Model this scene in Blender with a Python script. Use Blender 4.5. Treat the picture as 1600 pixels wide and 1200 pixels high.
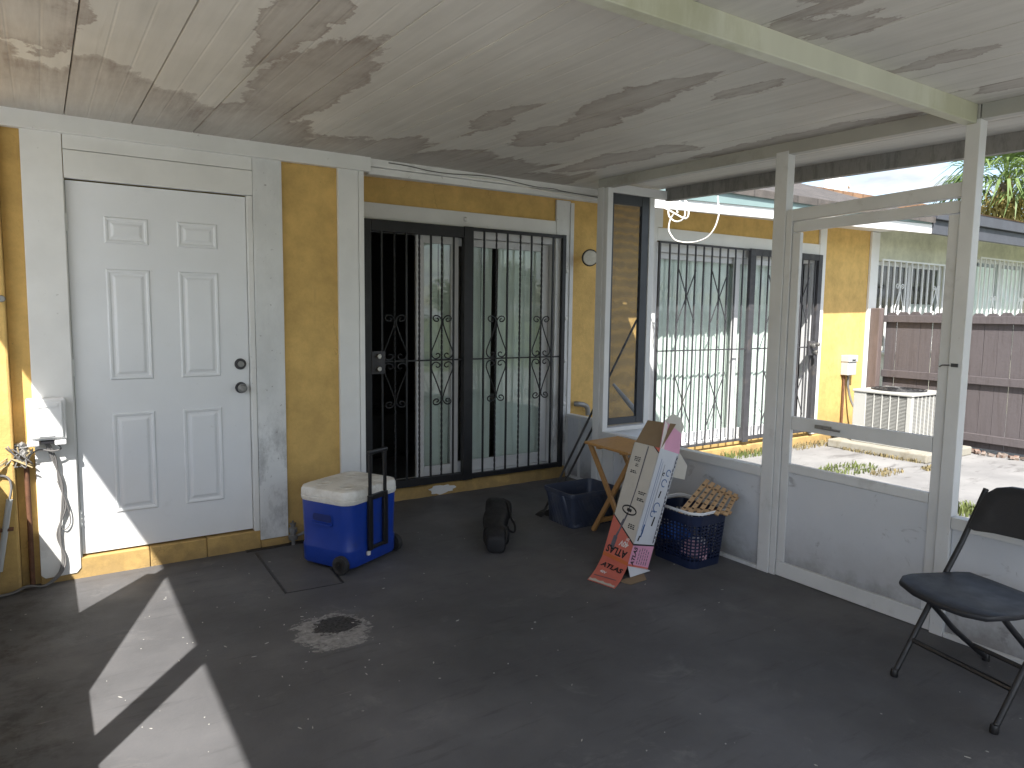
import bpy, bmesh, math, random
from mathutils import Vector, Matrix
random.seed(7)
S = bpy.context.scene
C = S.collection
for o in list(bpy.data.objects):
    bpy.data.objects.remove(o)

# ------------------------------------------------------------------ camera
FPX, YAW, PITCH, ROLL = 1108.86, math.radians(33.541), math.radians(5.746), math.radians(-0.723)
CAMPOS = Vector((0, 0, 1.485))
fw = Vector((math.sin(YAW) * math.cos(PITCH), math.cos(YAW) * math.cos(PITCH), -math.sin(PITCH)))
rt = Vector((math.cos(YAW), -math.sin(YAW), 0))
dn = fw.cross(rt)
r2 = math.cos(ROLL) * rt + math.sin(ROLL) * dn
d2 = -math.sin(ROLL) * rt + math.cos(ROLL) * dn
cd = bpy.data.cameras.new('camera')
cam = bpy.data.objects.new('camera', cd)
C.objects.link(cam)
cam.matrix_world = Matrix(((r2.x, -d2.x, -fw.x, CAMPOS.x), (r2.y, -d2.y, -fw.y, CAMPOS.y),
                           (r2.z, -d2.z, -fw.z, CAMPOS.z), (0, 0, 0, 1)))
cd.sensor_width = 36
cd.lens = 36 * FPX / 1600
cd.clip_start = 0.05
cd.clip_end = 2000
S.camera = cam


def ray(x, y):
    return r2 * ((x - 800) / FPX) + d2 * ((y - 600) / FPX) + fw


def onx(x, y, X):
    d = ray(x, y)
    return CAMPOS + d * ((X - CAMPOS.x) / d.x)


def ony(x, y, Y):
    d = ray(x, y)
    return CAMPOS + d * ((Y - CAMPOS.y) / d.y)


def onz(x, y, Z=0.0):
    d = ray(x, y)
    return CAMPOS + d * ((Z - CAMPOS.z) / d.z)


# ------------------------------------------------------------------ sky, sun, exposure
SUN = Vector((-1, -1.28, 1.87)).normalized()
W = bpy.data.worlds.new('World')
S.world = W
W.use_nodes = True
wn, wl = W.node_tree.nodes, W.node_tree.links
wn.clear()
wo = wn.new('ShaderNodeOutputWorld')
bg = wn.new('ShaderNodeBackground')
bg.inputs['Strength'].default_value = 0.135
sky = wn.new('ShaderNodeTexSky')
sky.sky_type = 'NISHITA'
sky.sun_disc = False
sky.sun_elevation = math.asin(SUN.z)
sky.sun_rotation = math.atan2(SUN.x, SUN.y)
sky.air_density = 1.0
sky.dust_density = 1.5
tc = wn.new('ShaderNodeTexCoord')
sep = wn.new('ShaderNodeSeparateXYZ')
wl.new(tc.outputs['Generated'], sep.inputs[0])
zz = wn.new('ShaderNodeMath'); zz.operation = 'MAXIMUM'; zz.inputs[1].default_value = 0.0
wl.new(sep.outputs['Z'], zz.inputs[0])
za = wn.new('ShaderNodeMath'); za.operation = 'ADD'; za.inputs[1].default_value = 0.12
wl.new(zz.outputs[0], za.inputs[0])
dv = wn.new('ShaderNodeVectorMath'); dv.operation = 'DIVIDE'
cz = wn.new('ShaderNodeCombineXYZ')
for i in range(3):
    wl.new(za.outputs[0], cz.inputs[i])
wl.new(tc.outputs['Generated'], dv.inputs[0]); wl.new(cz.outputs[0], dv.inputs[1])
cn = wn.new('ShaderNodeTexNoise')
cn.inputs['Scale'].default_value = 1.15
cn.inputs['Detail'].default_value = 9
cn.inputs['Roughness'].default_value = 0.58
wl.new(dv.outputs[0], cn.inputs['Vector'])
cr = wn.new('ShaderNodeValToRGB')
cr.color_ramp.elements[0].position = 0.45
cr.color_ramp.elements[1].position = 0.58
wl.new(cn.outputs['Fac'], cr.inputs[0])
cn2 = wn.new('ShaderNodeTexNoise')
cn2.inputs['Scale'].default_value = 3.0
cn2.inputs['Detail'].default_value = 6
wl.new(dv.outputs[0], cn2.inputs['Vector'])
cr2 = wn.new('ShaderNodeValToRGB')
cr2.color_ramp.elements[0].color = (2.5, 2.75, 3.2, 1)
cr2.color_ramp.elements[1].color = (4.3, 4.4, 4.6, 1)
cr2.color_ramp.elements[0].position = 0.35
cr2.color_ramp.elements[1].position = 0.65
wl.new(cn2.outputs['Fac'], cr2.inputs[0])
mx = wn.new('ShaderNodeMixRGB')
wl.new(cr.outputs[0], mx.inputs['Fac'])
wl.new(sky.outputs[0], mx.inputs[1]); wl.new(cr2.outputs[0], mx.inputs[2])
wl.new(mx.outputs[0], bg.inputs['Color'])
wl.new(bg.outputs[0], wo.inputs['Surface'])

sl = bpy.data.lights.new('sun', 'SUN')
sl.energy = 4.7
sl.angle = math.radians(0.53)
sl.color = (1.0, 0.965, 0.915)
so = bpy.data.objects.new('sun', sl)
C.objects.link(so)
so.rotation_euler = SUN.to_track_quat('Z', 'Y').to_euler()
so.location = (0, 0, 30)

S.view_settings.view_transform = 'Standard'
S.view_settings.look = 'None'
S.view_settings.gamma = 1
S.view_settings.use_curve_mapping = False
S.view_settings.exposure = 1.28
S.render.engine = 'CYCLES'
S.cycles.max_bounces = 7
S.cycles.diffuse_bounces = 5
S.cycles.glossy_bounces = 3
S.cycles.transmission_bounces = 4
S.cycles.transparent_max_bounces = 10


# ------------------------------------------------------------------ helpers: materials
def srgb(r, g, b):
    f = lambda c: (c / 255 / 12.92) if c / 255 <= 0.04045 else ((c / 255 + 0.055) / 1.055) ** 2.4
    return (f(r), f(g), f(b), 1)


def lin(r, g, b):
    return (r, g, b, 1)


class NT:
    def __init__(s, name):
        s.m = bpy.data.materials.new(name)
        s.m.use_nodes = True
        s.t = s.m.node_tree
        s.b = s.t.nodes['Principled BSDF']
        s.geo = s.t.nodes.new('ShaderNodeNewGeometry')
        s.pos = s.geo.outputs['Position']

    def n(s, typ, **kw):
        nd = s.t.nodes.new(typ)
        for k, v in kw.items():
            if k in nd.inputs:
                nd.inputs[k].default_value = v
            else:
                setattr(nd, k, v)
        return nd

    def l(s, a, b):
        s.t.links.new(a, b)

    def math(s, op, a, b=None, clamp=False):
        nd = s.t.nodes.new('ShaderNodeMath')
        nd.operation = op
        nd.use_clamp = clamp
        for i, v in enumerate((a, b)):
            if v is None:
                continue
            if isinstance(v, (int, float)):
                nd.inputs[i].default_value = v
            else:
                s.l(v, nd.inputs[i])
        return nd.outputs[0]

    def noise(s, scale, detail=4, rough=0.55, stretch=None, vec=None, dist=0.0):
        v = vec or s.pos
        if stretch:
            mp = s.t.nodes.new('ShaderNodeMapping')
            mp.inputs['Scale'].default_value = stretch
            s.l(v, mp.inputs[0])
            v = mp.outputs[0]
        nd = s.n('ShaderNodeTexNoise', Scale=scale, Detail=detail, Roughness=rough, Distortion=dist)
        s.l(v, nd.inputs['Vector'])
        return nd.outputs['Fac']

    def ramp(s, fac, stops):
        nd = s.t.nodes.new('ShaderNodeValToRGB')
        e = nd.color_ramp.elements
        while len(e) > len(stops):
            e.remove(e[-1])
        while len(e) < len(stops):
            e.new(0.5)
        for el, (p, c) in zip(e, stops):
            el.position = p
            el.color = c if isinstance(c, (tuple, list)) else (c, c, c, 1)
        s.l(fac, nd.inputs[0])
        return nd.outputs[0]

    def mix(s, fac, a, b, mode='MIX'):
        nd = s.t.nodes.new('ShaderNodeMixRGB')
        nd.blend_type = mode
        for i, v in ((0, fac), (1, a), (2, b)):
            if isinstance(v, (int, float, tuple, list)):
                nd.inputs[i].default_value = v
            else:
                s.l(v, nd.inputs[i])
        return nd.outputs[0]

    def bump(s, h, strength=0.3, dist=0.005):
        nd = s.n('ShaderNodeBump', Strength=strength, Distance=dist)
        s.l(h, nd.inputs['Height'])
        s.l(nd.outputs[0], s.b.inputs['Normal'])

    def col(s, c):
        if isinstance(c, (tuple, list)):
            s.b.inputs['Base Color'].default_value = c
        else:
            s.l(c, s.b.inputs['Base Color'])

    def rough(s, r):
        if isinstance(r, (int, float)):
            s.b.inputs['Roughness'].default_value = r
        else:
            s.l(r, s.b.inputs['Roughness'])


def paint(name, base, rough=0.5, var=0.12, scale=6, dirt=None, dirt_amt=0.5, dirt_scale=3, dirt_lo=0.58,
          bump=0.15, bscale=60, metal=0.0, stretch=None, spec=0.5):
    """a base colour with mottling, optional dirt blotches and a fine relief"""
    t = NT(name)
    b = lin(*base)
    lo = lin(*[c * (1 - var) for c in base])
    hi = lin(*[min(1, c * (1 + var * 0.6)) for c in base])
    c = t.ramp(t.noise(scale, 5, stretch=stretch), [(0.3, lo), (0.7, hi)])
    if dirt:
        f = t.ramp(t.noise(dirt_scale, 9, 0.68, stretch=stretch), [(dirt_lo, 0), (dirt_lo + 0.14, 1)])
        f = t.math('MULTIPLY', f, dirt_amt)
        c = t.mix(f, c, lin(*dirt))
        f2 = t.ramp(t.noise(dirt_scale * 14, 3, 0.6), [(0.69, 0), (0.74, 1)])
        c = t.mix(t.math('MULTIPLY', f2, dirt_amt * 0.7), c, lin(*dirt))
    t.col(c)
    t.rough(t.ramp(t.noise(scale * 2.3, 4), [(0.3, max(0.05, rough - 0.08)), (0.7, min(1, rough + 0.08))]))
    t.b.inputs['Metallic'].default_value = metal
    t.b.inputs['Specular IOR Level'].default_value = spec
    if bump:
        t.bump(t.noise(bscale, 4), bump, 0.004)
    return t.m


M = {}


def mk_stucco(name, base, dirt, bs=0.55):
    t = NT(name)
    big = t.noise(1.7, 6, 0.6)
    c = t.ramp(big, [(0.3, lin(*[x * 0.86 for x in base])), (0.7, lin(*[min(1, x * 1.08) for x in base]))])
    drip = t.ramp(t.noise(2.6, 8, 0.7, stretch=(5, 5, 0.8)), [(0.6, 0), (0.8, 1)])
    c = t.mix(t.math('MULTIPLY', drip, 0.35), c, lin(*dirt))
    # hairline cracks
    v = t.n('ShaderNodeTexVoronoi', Scale=2.2, feature='DISTANCE_TO_EDGE')
    wv = t.n('ShaderNodeVectorMath', operation='ADD')
    nz = t.n('ShaderNodeTexNoise', Scale=5.0, Detail=5.0)
    t.l(t.pos, nz.inputs['Vector'])
    sc = t.n('ShaderNodeVectorMath', operation='SCALE'); sc.inputs['Scale'].default_value = 0.35
    t.l(nz.outputs['Color'], sc.inputs[0])
    t.l(t.pos, wv.inputs[0]); t.l(sc.outputs[0], wv.inputs[1])
    t.l(wv.outputs[0], v.inputs['Vector'])
    crk = t.ramp(v.outputs['Distance'], [(0.0, 1), (0.007, 0)])
    gate = t.ramp(t.noise(1.3, 3), [(0.56, 0), (0.64, 1)])
    crk = t.math('MULTIPLY', crk, gate)
    c = t.mix(t.math('MULTIPLY', crk, 0.45), c, lin(0.12, 0.075, 0.03))
    spk = t.ramp(t.noise(45, 3, 0.6), [(0.72, 0), (0.76, 1)])
    c = t.mix(t.math('MULTIPLY', spk, 0.35), c, lin(*dirt))
    sp = t.n('ShaderNodeSeparateXYZ'); t.l(t.pos, sp.inputs[0])
    ft = t.ramp(t.math('ADD', sp.outputs['Z'], t.math('MULTIPLY', t.math('SUBTRACT', t.noise(8, 7, 0.7), 0.5), 0.5)), [(0.0, 0.6), (0.12, 0.28), (0.45, 0.0)])
    c = t.mix(ft, c, lin(*[x * 0.9 for x in dirt]))
    pt = t.ramp(t.noise(6.5, 8, 0.7), [(0.35, 0.84), (0.65, 1.08)])
    c = t.mix(1.0, c, pt, 'MULTIPLY')
    t.col(c)
    t.rough(0.88)
    t.b.inputs['Specular IOR Level'].default_value = 0.25
    t.bump(t.mix(0.5, t.noise(26, 6, 0.6), t.noise(110, 4)), bs, 0.006)
    return t.m


M['yellow'] = mk_stucco('yellow_stucco', (0.66, 0.44, 0.155), (0.23, 0.165, 0.09))
M['green_wall'] = mk_stucco('pale_green_stucco', (0.62, 0.62, 0.49), (0.33, 0.34, 0.22), 0.4)
M['trim'] = paint('white_trim_paint', (0.75, 0.75, 0.725), 0.5, 0.07, 4, (0.22, 0.20, 0.17), 0.45, 2.2, 0.62, 0.25, 30)
M['scuffed_trim'] = paint('scuffed_white_paint', (0.72, 0.73, 0.72), 0.55, 0.08, 5, (0.10, 0.09, 0.09), 0.75, 2.6, 0.52, 0.3, 30)
def mk_scuff():
    t = NT('scuffed_white_paint')
    c = t.ramp(t.noise(4, 5), [(0.3, lin(0.66, 0.67, 0.66)), (0.7, lin(0.74, 0.75, 0.74))])
    sp = t.n('ShaderNodeSeparateXYZ'); t.l(t.pos, sp.inputs[0])
    zf = t.ramp(sp.outputs['Z'], [(0.05, 0.55), (0.35, 1.0), (0.62, 0.9), (0.95, 0.15)])
    sm = t.ramp(t.noise(4.2, 9, 0.72, stretch=(1.6, 1.6, 0.8)), [(0.44, 0), (0.68, 1)])
    c = t.mix(t.math('MULTIPLY', t.math('MULTIPLY', sm, zf), 0.8), c, lin(0.085, 0.08, 0.08))
    dots = t.ramp(t.noise(42, 3, 0.6), [(0.68, 0), (0.72, 1)])
    c = t.mix(t.math('MULTIPLY', dots, 0.5), c, lin(0.15, 0.13, 0.11))
    t.col(c); t.rough(0.55)
    t.bump(t.noise(30, 4), 0.25, 0.004)
    return t.m


M['scuffed_trim'] = mk_scuff()
M['door'] = paint('white_door_paint', (0.76, 0.775, 0.785), 0.42, 0.04, 3, (0.35, 0.34, 0.32), 0.22, 2.5, 0.62, 0.08, 40)
M['alu'] = paint('white_aluminium', (0.63, 0.635, 0.63), 0.42, 0.07, 5, (0.22, 0.20, 0.17), 0.35, 4, 0.6, 0.08, 40)
M['beam'] = paint('mildewed_beam_paint', (0.60, 0.61, 0.50), 0.45, 0.12, 3, (0.36, 0.36, 0.22), 0.6, 2.2, 0.5, 0.08, 30, stretch=(1, 1, 0.35))
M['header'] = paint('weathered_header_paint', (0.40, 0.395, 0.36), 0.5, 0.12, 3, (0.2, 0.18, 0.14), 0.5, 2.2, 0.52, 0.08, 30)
M['knee'] = paint('grey_kneewall_panel', (0.56, 0.58, 0.61), 0.5, 0.05, 2.5, (0.15, 0.145, 0.145), 0.55, 5.5, 0.585, 0.1, 20)
def mk_knee():
    t = NT('grey_kneewall_panel')
    c = t.ramp(t.noise(2.5, 5), [(0.3, lin(0.53, 0.55, 0.58)), (0.7, lin(0.59, 0.605, 0.63))])
    sp = t.n('ShaderNodeSeparateXYZ'); t.l(t.pos, sp.inputs[0])
    base = t.ramp(t.math('ADD', sp.outputs['Z'], t.math('MULTIPLY', t.math('SUBTRACT', t.noise(7, 7, 0.7), 0.5), 0.35)), [(0.03, 0.75), (0.16, 0.22), (0.34, 0.0)])
    c = t.mix(base, c, lin(0.17, 0.16, 0.15))
    for sc_, st_, lo_, am in ((5.5, (1, 1, 1), 0.60, 0.5), (6, (1, 3.5, 1.2), 0.665, 0.6), (9, (1, 1.3, 4), 0.69, 0.6)):
        f = t.ramp(t.noise(sc_, 8, 0.68, stretch=st_, dist=0.8), [(lo_, 0), (lo_ + 0.07, 1)])
        c = t.mix(t.math('MULTIPLY', f, am), c, lin(0.17, 0.165, 0.165))
    t.col(c); t.rough(0.5)
    t.bump(t.noise(18, 4), 0.1, 0.004)
    return t.m


M['knee'] = mk_knee()
M['gutter'] = paint('grimy_gutter_metal', (0.27, 0.26, 0.245), 0.6, 0.2, 5, (0.10, 0.095, 0.09), 0.6, 5.0, 0.46, 0.1, 30, stretch=(4, 4, 1.0))
M['black_iron'] = paint('black_iron', (0.014, 0.014, 0.016), 0.5, 0.3, 10, (0.06, 0.045, 0.035), 0.3, 8, 0.6, 0.2, 80)
M['grey_iron'] = paint('sun_faded_iron', (0.05, 0.05, 0.055), 0.6, 0.25, 10, (0.16, 0.13, 0.10), 0.4, 6, 0.55, 0.2, 80)
M['white_iron'] = paint('white_iron', (0.78, 0.79, 0.77), 0.45, 0.05, 8)
M['bronze'] = paint('dark_screen_frame', (0.045, 0.05, 0.06), 0.5, 0.15, 6)
M['steel'] = paint('steel', (0.42, 0.41, 0.39), 0.35, 0.15, 20, metal=0.9, bump=0.05)
M['dull_steel'] = paint('dull_galvanised', (0.30, 0.30, 0.29), 0.5, 0.25, 14, (0.10, 0.07, 0.05), 0.4, 8, 0.55, metal=0.7)
M['rust'] = paint('rusty_pipe', (0.15, 0.068, 0.035), 0.8, 0.35, 20, (0.08, 0.04, 0.025), 0.6, 9)
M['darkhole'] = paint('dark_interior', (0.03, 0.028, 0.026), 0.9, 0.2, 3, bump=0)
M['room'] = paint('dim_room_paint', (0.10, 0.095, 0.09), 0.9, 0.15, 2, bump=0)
M['blind'] = paint('pale_vertical_blind', (0.74, 0.775, 0.74), 0.65, 0.06, 8, bump=0.1, bscale=120)
M['shingle'] = None
M['mint'] = paint('mint_flashing', (0.20, 0.28, 0.275), 0.5, 0.1, 4)
M['grey_fascia'] = paint('slate_grey_fascia', (0.06, 0.064, 0.075), 0.6, 0.1, 4)
M['fence'] = paint('mauve_brown_fence_stain', (0.100, 0.087, 0.090), 0.75, 0.16, 3, (0.06, 0.05, 0.05), 0.65, 3, 0.48, 0.6, 40, stretch=(6, 6, 0.5))
M['fence_post'] = paint('weathered_fence_post', (0.125, 0.095, 0.088), 0.8, 0.25, 6, (0.09, 0.07, 0.06), 0.6, 4, 0.5, 0.5, 30, stretch=(3, 3, 0.4))
M['ac'] = paint('beige_grey_metal', (0.44, 0.44, 0.41), 0.45, 0.05, 4, (0.3, 0.28, 0.24), 0.3, 3, 0.6)
M['ac_dark'] = paint('condenser_coil', (0.10, 0.10, 0.10), 0.7, 0.2, 30)
M['ac_louvre'] = paint('beige_louvre', (0.32, 0.32, 0.30), 0.5, 0.06, 4)
M['sticker'] = paint('white_sticker', (0.8, 0.8, 0.76), 0.5, 0.04, 10, bump=0)
M['box_grey'] = paint('grey_utility_box', (0.46, 0.47, 0.46), 0.45, 0.05, 8)
M['outlet'] = paint('white_plastic', (0.80, 0.80, 0.79), 0.4, 0.03, 8, (0.4, 0.37, 0.33), 0.25, 8, 0.6)
M['cord'] = paint('grey_cord', (0.16, 0.155, 0.15), 0.6, 0.15, 20, bump=0)
M['cord_tan'] = paint('tan_cord', (0.45, 0.36, 0.20), 0.6, 0.15, 20, bump=0)
M['cord_white'] = paint('white_cable', (0.82, 0.80, 0.74), 0.45, 0.04, 20, bump=0)
M['blue'] = paint('blue_plastic', (0.008, 0.042, 0.30), 0.36, 0.10, 6, (0.03, 0.045, 0.10), 0.45, 3.5, 0.58, 0.12, 130)
M['grip_shadow'] = paint('blue_plastic_shade', (0.004, 0.02, 0.14), 0.5, 0.1, 6)  # blue plastic darkened to paint the shade inside the grip
M['lid'] = paint('dirty_white_plastic', (0.74, 0.72, 0.66), 0.5, 0.08, 6, (0.36, 0.32, 0.25), 0.5, 5, 0.47, 0.12, 90)
M['black_plastic'] = paint('black_plastic', (0.012, 0.012, 0.013), 0.4, 0.2, 10)
M['rubber'] = paint('wheel_rubber', (0.02, 0.02, 0.021), 0.7, 0.2, 20, (0.10, 0.09, 0.08), 0.4, 12, 0.5)
M['bag'] = paint('black_nylon', (0.008, 0.008, 0.010), 0.65, 0.3, 14, bump=0.5, bscale=160)
M['bin'] = paint('navy_plastic', (0.035, 0.045, 0.075), 0.42, 0.15, 5, (0.11, 0.11, 0.11), 0.45, 5, 0.5)
M['basket'] = paint('navy_basket_plastic', (0.012, 0.020, 0.055), 0.38, 0.15, 6)
M['rim'] = paint('white_rim_plastic', (0.75, 0.76, 0.78), 0.4, 0.03, 8)
M['chair'] = paint('charcoal_chair_plastic', (0.020, 0.021, 0.025), 0.48, 0.12, 5, (0.06, 0.06, 0.06), 0.3, 5, 0.55, 0.25, 200)
M['chair_frame'] = paint('charcoal_frame', (0.016, 0.016, 0.018), 0.42, 0.15, 9, (0.08, 0.07, 0.06), 0.3, 9, 0.6)


def mk_wood(name, a, b, sc=14, stretch=(1, 8, 8)):
    t = NT(name)
    tcn = t.n('ShaderNodeTexCoord')
    f = t.noise(sc, 6, 0.6, stretch=stretch, vec=tcn.outputs['Object'], dist=0.6)
    c = t.ramp(f, [(0.25, lin(*a)), (0.55, lin(*b)), (0.8, lin(*[x * 0.8 for x in a]))])
    t.col(c)
    t.rough(0.45)
    t.bump(f, 0.15, 0.002)
    return t.m


M['pine'] = mk_wood('varnished_pine', (0.30, 0.145, 0.045), (0.48, 0.26, 0.09))
M['pine_leg'] = mk_wood('varnished_pine_leg', (0.28, 0.14, 0.05), (0.42, 0.235, 0.09), 12, (8, 8, 1))
M['slat'] = mk_wood('bare_wood_slat', (0.30, 0.165, 0.08), (0.50, 0.33, 0.18), 12)
M['notch'] = paint('dark_notch', (0.07, 0.04, 0.02), 0.8, 0.2, 20, bump=0)  # dark brown marks on the slats
M['card_brown'] = paint('brown_cardboard', (0.245, 0.175, 0.105), 0.85, 0.08, 8, bump=0.2, bscale=90)
M['card_cream'] = paint('cream_printed_card', (0.55, 0.52, 0.46), 0.6, 0.06, 6, (0.35, 0.31, 0.25), 0.25, 5, 0.58)
M['card_white'] = paint('white_printed_card', (0.60, 0.62, 0.66), 0.55, 0.05, 6, (0.4, 0.38, 0.36), 0.25, 5, 0.58)
M['card_red'] = paint('faded_red_print', (0.60, 0.155, 0.115), 0.5, 0.08, 6, (0.5, 0.3, 0.25), 0.3, 6, 0.58, bump=0)
M['card_pink'] = paint('faded_pink_print', (0.68, 0.33, 0.47), 0.5, 0.10, 6, bump=0)
M['card_orange'] = paint('orange_print', (0.55, 0.15, 0.045), 0.5, 0.06, 6, bump=0)
M['ink'] = paint('black_ink', (0.018, 0.018, 0.022), 0.5, 0.2, 20, bump=0)
M['ink_white'] = paint('white_ink', (0.75, 0.70, 0.68), 0.5, 0.08, 20, bump=0)
M['ink_blue'] = paint('blue_ink', (0.05, 0.12, 0.30), 0.5, 0.2, 20, bump=0)
M['ink_grey'] = paint('grey_ink', (0.12, 0.12, 0.15), 0.5, 0.2, 20, bump=0)
M['cloth_blue'] = paint('blue_cloth', (0.03, 0.12, 0.45), 0.9, 0.2, 10, bump=0.5)
M['cloth_pink'] = paint('pale_pink_cloth', (0.68, 0.42, 0.50), 0.9, 0.12, 10, bump=0.5)
M['cloth_white'] = paint('white_cloth', (0.70, 0.68, 0.70), 0.9, 0.1, 10, bump=0.5)
M['flake'] = paint('pale_flake', (0.42, 0.41, 0.38), 0.8, 0.2, 30, bump=0)
M['lens'] = paint('frosted_lamp_glass', (0.62, 0.60, 0.52), 0.25, 0.06, 20, bump=0)
M['terra'] = paint('terracotta_rubble', (0.20, 0.115, 0.085), 0.9, 0.3, 12, (0.24, 0.21, 0.18), 0.8, 8, 0.42)
M['dry'] = paint('dry_grass', (0.20, 0.16, 0.075), 0.9, 0.3, 30, bump=0)
M['weed'] = paint('green_weed', (0.10, 0.125, 0.03), 0.8, 0.3, 30, bump=0)
M['concrete_pad'] = paint('pad_concrete', (0.30, 0.285, 0.24), 0.9, 0.15, 5, (0.16, 0.13, 0.08), 0.6, 5, 0.5, 0.5, 30)
M['shadow_cloth'] = paint('added_shade_fabric', (0.05, 0.05, 0.05), 0.9, 0.2, 10)


def mk_glass():
    t = NT('window_glass')
    t.t.nodes.remove(t.b)
    out = t.t.nodes['Material Output']
    dt = t.n('ShaderNodeVectorMath', operation='DOT_PRODUCT')
    t.l(t.geo.outputs['Incoming'], dt.inputs[0]); t.l(t.geo.outputs['Normal'], dt.inputs[1])
    cs = t.math('SUBTRACT', 1.0, t.math('ABSOLUTE', dt.outputs['Value']), True)
    fr = t.math('ADD', 0.058, t.math('MULTIPLY', t.math('POWER', cs, 5.0), 0.955))   # Schlick reflectance of glass
    tr = t.n('ShaderNodeBsdfTransparent'); tr.inputs[0].default_value = (0.95, 0.98, 0.965, 1)
    gl = t.n('ShaderNodeBsdfGlossy'); gl.inputs['Roughness'].default_value = 0.015
    ms = t.n('ShaderNodeMixShader')
    f = fr
    t.l(f, ms.inputs[0]); t.l(tr.outputs[0], ms.inputs[1]); t.l(gl.outputs[0], ms.inputs[2])
    t.l(ms.outputs[0], out.inputs['Surface'])
    return t.m


M['glass'] = mk_glass()


def mk_mesh():
    t = NT('insect_screen')
    out = t.t.nodes['Material Output']
    t.col(lin(0.05, 0.054, 0.065))
    t.rough(0.6)
    tr = t.n('ShaderNodeBsdfTransparent')
    ms = t.n('ShaderNodeMixShader')
    sp = t.n('ShaderNodeSeparateXYZ'); t.l(t.pos, sp.inputs[0])
    a = t.math('SINE', t.math('MULTIPLY', sp.outputs['X'], 1500.0))
    b = t.math('SINE', t.math('MULTIPLY', sp.outputs['Z'], 1500.0))
    m = t.math('MAXIMUM', a, b)
    wv = t.n('ShaderNodeTexWave', Scale=11.0, Distortion=3.0, wave_type='RINGS')
    t.l(t.pos, wv.inputs['Vector'])
    f = t.math('ADD', t.ramp(m, [(0.30, 0.30), (0.70, 0.80)]), t.math('MULTIPLY', t.math('SUBTRACT', wv.outputs['Fac'], 0.5), 0.12), True)   # moire bands imitated in the opacity
    t.l(f, ms.inputs[0]); t.l(tr.outputs[0], ms.inputs[1]); t.l(t.b.outputs[0], ms.inputs[2])
    t.l(ms.outputs[0], out.inputs['Surface'])
    return t.m


M['mesh'] = mk_mesh()


def mk_ceiling():
    t = NT('stained_ceiling_panel')
    sp = t.n('ShaderNodeSeparateXYZ'); t.l(t.pos, sp.inputs[0])
    wx = t.noise(3.2, 6, 0.65)
    wy = t.noise(2.1, 6, 0.65, stretch=(2.2, 0.9, 1), dist=0.3)
    oi = t.n('ShaderNodeObjectInfo')
    rp_ = t.math('SUBTRACT', oi.outputs['Random'], 0.5)
    X = t.math('ADD', sp.outputs['X'], t.math('MULTIPLY', t.math('SUBTRACT', wx, 0.5), 0.34))
    Y = t.math('ADD', sp.outputs['Y'], t.math('MULTIPLY', t.math('SUBTRACT', wy, 0.5), 0.85))
    Y = t.math('ADD', Y, t.math('MULTIPLY', rp_, 0.42))
    m = None
    for cx, cy, rx, ry in [(0.15, 4.35, 0.72, 1.05), (1.0, 3.05, 0.21, 0.62), (1.0, 4.1, 0.36, 0.6), (1.75, 4.45, 0.6, 0.55),
                           (2.35, 4.5, 0.6, 0.75), (1.95, 3.25, 0.09, 0.36), (2.33, 2.95, 0.14, 0.55), (2.24, 2.35, 0.13, 0.42),
                           (2.5, 1.95, 0.06, 0.2), (3.06, 3.2, 0.14, 0.6), (3.0, 4.4, 0.4, 0.55), (3.38, 2.4, 0.10, 0.7), (0.02, 2.85, 0.17, 0.34),
                           (1.85, 1.25, 0.22, 0.28), (2.15, 1.35, 0.12, 0.16), (2.75, 1.35, 0.05, 0.16), (3.25, 1.3, 0.08, 0.16),
                           (-0.35, 3.4, 0.3, 0.5), (0.75, 2.4, 0.10, 0.5)]:
        ex = t.math('DIVIDE', t.math('SUBTRACT', X, cx), rx)
        ey = t.math('DIVIDE', t.math('SUBTRACT', Y, cy), ry)
        d = t.math('SUBTRACT', 1.0, t.math('SQRT', t.math('ADD', t.math('MULTIPLY', ex, ex), t.math('MULTIPLY', ey, ey))))
        m = d if m is None else t.math('MAXIMUM', m, d)
    st = t.ramp(m, [(0.0, 0.0), (0.018, 0.55), (0.045, 0.75), (0.075, 1.0), (0.14, 0.82), (0.36, 0.60), (0.7, 0.48)])
    streak = t.ramp(t.noise(5, 7, 0.7, stretch=(9, 0.6, 1)), [(0.25, 0.45), (0.6, 1.0)])
    base = t.ramp(t.noise(1.1, 5, 0.6), [(0.3, lin(0.54, 0.525, 0.475)), (0.7, lin(0.67, 0.655, 0.60))])
    base = t.mix(1.0, base, t.ramp(t.noise(2.5, 5, 0.6, stretch=(7, 0.4, 1)), [(0.3, 0.88), (0.7, 1.05)]), 'MULTIPLY')
    brown = t.ramp(t.noise(6, 6, 0.6), [(0.3, lin(0.245, 0.205, 0.175)), (0.7, lin(0.34, 0.30, 0.265))])
    c = t.mix(t.math('MULTIPLY', st, streak), base, brown)
    drip = t.ramp(t.noise(3.0, 7, 0.7, stretch=(11, 0.35, 1)), [(0.60, 0), (0.70, 1)])
    c = t.mix(t.math('MULTIPLY', drip, 0.22), c, lin(0.24, 0.20, 0.16))
    tn = t.math('MULTIPLY', oi.outputs['Random'], 0.12)
    c = t.mix(tn, c, lin(0.36, 0.34, 0.30))
    t.col(c)
    t.rough(0.55)
    t.b.inputs['Specular IOR Level'].default_value = 0.3
    t.bump(t.noise(40, 4), 0.06, 0.003)
    return t.m


M['ceiling'] = mk_ceiling()


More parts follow.
